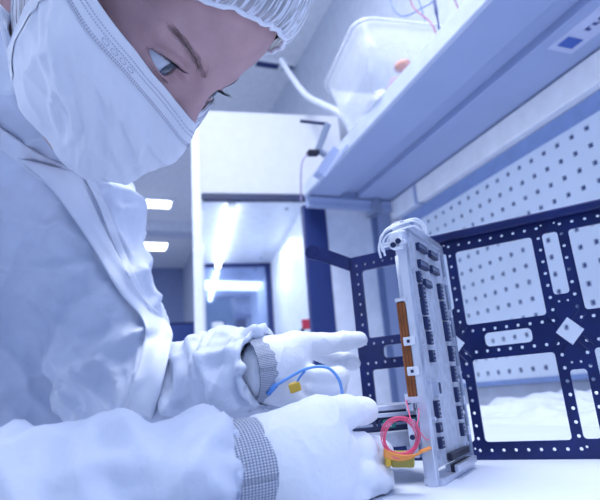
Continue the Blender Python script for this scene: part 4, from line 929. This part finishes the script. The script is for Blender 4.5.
# gloves --------------------------------------------------------------
def ring_band(name, a, b, r0, r1, m, parent, thick=0.0015, n=64, k=14, sq=1.0, ruff=0.0):
    ax = (b - a); L = np.linalg.norm(ax); ax /= L; u = np.cross(ax, Z); u /= np.linalg.norm(u); w = np.cross(u, ax); V, A = [], []
    for i in range(k + 1):
        t = i / k
        for j in range(n):
            f_ = 2 * math.pi * j / n; r = r0 + (r1 - r0) * t + 0.0012 * math.sin(math.pi * t) + ruff * math.sin(f_ * 19)
            V.append(a + ax * L * t + r * (sq * math.cos(f_) * u + math.sin(f_) * w)); A.append((f_ / (2 * math.pi), t, 0))
    F = [(i * n + j, i * n + (j + 1) % n, (i + 1) * n + (j + 1) % n, (i + 1) * n + j) for i in range(k) for j in range(n)]
    o = mesh_obj(name, V, F, m, parent, smooth=True, attr={'knit': A}); return solid(o, thick, 0)
def glove(name, wrist, wr, digits, palm, lo, hi, label, wrk):
    def sdf(P):
        d = None
        for a, b, ra_, rb_ in palm: c = d_cone(P, a, b, ra_, rb_); d = c if d is None else smin(d, c, 0.014)
        fs = None
        for ch in digits:
            g_ = None
            for (a, ra_), (b, rb_) in zip(ch[:-1], ch[1:]): c = d_cone(P, a, b, ra_, rb_); g_ = c if g_ is None else smin(g_, c, 0.0035)
            fs = g_ if fs is None else smin(fs, g_, 0.0013)
        return np.maximum(smin(d, fs, 0.006), 0.0022 - P[:, 2])
    V, F = surface_nets(sdf, lo, hi, 0.0013); V = smooth_verts(V, F, 3); n = vnormals(V, F); n = n * np.sign(((V - V.mean(0)) * n).sum()) 
    for i, p in enumerate(V):
        n1 = noise.noise(Vector(p * 45)); n2 = noise.noise(Vector(p * 120)); V[i] = p + n[i] * wrk * (0.0009 * ((1 - abs(n1) * 1.8) ** 3 - .3) + 0.0002 * ((1 - abs(n2) * 1.8) ** 3 - .3))
    return tag(mesh_obj(name, V, F, GLOVE, person, smooth=True), label)
A_ = at
# near (right) hand: back of the hand to the camera, thumb on top of the tray, fingers curled round its underside
w0 = A_(262, 468, 0.298)
palmR = [(w0, A_(300, 458, 0.310), 0.0255, 0.0235), (A_(275, 452, .300), A_(318, 432, 0.318), 0.0200, 0.0150), (A_(275, 475, .300), A_(330, 455, .325), 0.0220, 0.0150), (A_(275, 485, .300), A_(325, 480, .320), 0.0220, 0.0160), (A_(275, 490, .300), A_(318, 502, .314), 0.0200, 0.0150)]
digR = [[(A_(288, 436, .305), .0150), (A_(318, 417, .322), .0122), (A_(345, 412.5, .342), .0105), (A_(362, 410.5, .352), .0088), (A_(366, 410, .354), .0084)],
        [(A_(326, 448, .326), .0125), (A_(360, 450, .340), .0105), (A_(374, 450, .352), .0092), (A_(383, 453, .366), .0082)],
        [(A_(322, 472, .322), .0125), (A_(362, 474, .332), .0108), (A_(378, 478, .345), .0095), (A_(382, 482, .360), .0085)],
        [(A_(316, 494, .316), .0120), (A_(354, 497, .326), .0103), (A_(369, 501, .340), .0092), (A_(372, 503, .355), .0082)],
        [(A_(308, 512, .310), .0108), (A_(338, 518, .318), .0092), (A_(352, 521, .330), .0080), (A_(356, 522, .342), .0072)]]
gl = glove('glove', w0, None, digR, palmR, A_(262, 468, .298) + np.array([-0.06, -0.06, -0.10]), A_(372, 450, .36) + np.array([0.04, 0.06, 0.07]), 'near right glove, back of the hand turned to the camera', 1.0)
ring_band('knit_cuff', A_(220, 477, 0.284), A_(280, 465, 0.302), 0.0268, 0.0266, KNIT, gl, sq=0.92)
# far (left) hand: index finger pointing along the top, the other fingers curled round the blue wire
w1 = A_(266, 369, 0.446)
palmL = [(w1, A_(290, 366, .452), 0.0230, 0.0180), (A_(272, 358, .448), A_(296, 347, .458), 0.0190, 0.0115), (A_(272, 372, .448), A_(290, 376, .456), 0.0200, 0.0140), (A_(270, 380, .446), A_(292, 390, .452), 0.0190, 0.0120)]
digL = [[(A_(294, 346, .458), .0122), (A_(322, 344, .472), .0100), (A_(345, 341, .482), .0086), (A_(359, 339.5, .488), .0078)],
        [(A_(316, 351, .494), .0090), (A_(334, 359, .494), .0082), (A_(349, 361.5, .492), .0074), (A_(353, 363, .491), .0070)],
        [(A_(290, 381, .462), .0100), (A_(338, 377, .466), .0092), (A_(338, 378, .450), .0088), (A_(313, 375, .440), .0080)],
        [(A_(292, 388, .460), .0100), (A_(336, 387, .462), .0090), (A_(334, 389, .446), .0086), (A_(310, 388, .438), .0078)],
        [(A_(280, 390, .440), .0120), (A_(300, 401, .438), .0100), (A_(320, 405, .442), .0086), (A_(332, 404, .446), .0076)]]
gl2 = glove('glove', w1, None, digL, palmL, A_(266, 369, .446) + np.array([-0.05, -0.07, -0.07]), A_(360, 340, .49) + np.array([0.03, 0.06, 0.06]), 'far left glove pointing with one finger', 0.8)
ring_band('sleeve_cuff', A_(248, 371.5, 0.439), A_(267, 368.5, 0.447), 0.0258, 0.0256, KNIT, coverall, ruff=0.0004)

# stool under the person
st = empty('stool', np.array([PV[0], PV[1], FZ]), 'round grey laboratory stool beneath the seated person in white', 'stool')
lathe(MB(), np.array([PV[0], PV[1], -0.485]), [(0, 0), (0.16, 0), (0.175, 0.015), (0.17, 0.045), (0, 0.05)], 28).obj('seat', STEEL, st, smooth=False)
lathe(MB(), np.array([PV[0], PV[1], FZ]), [(0, 0.0), (0.23, 0.0), (0.23, 0.02), (0.05, 0.05), (0.03, 0.06), (0.03, 0.30), (0, 0.30)], 28).obj('base', ALU, st)
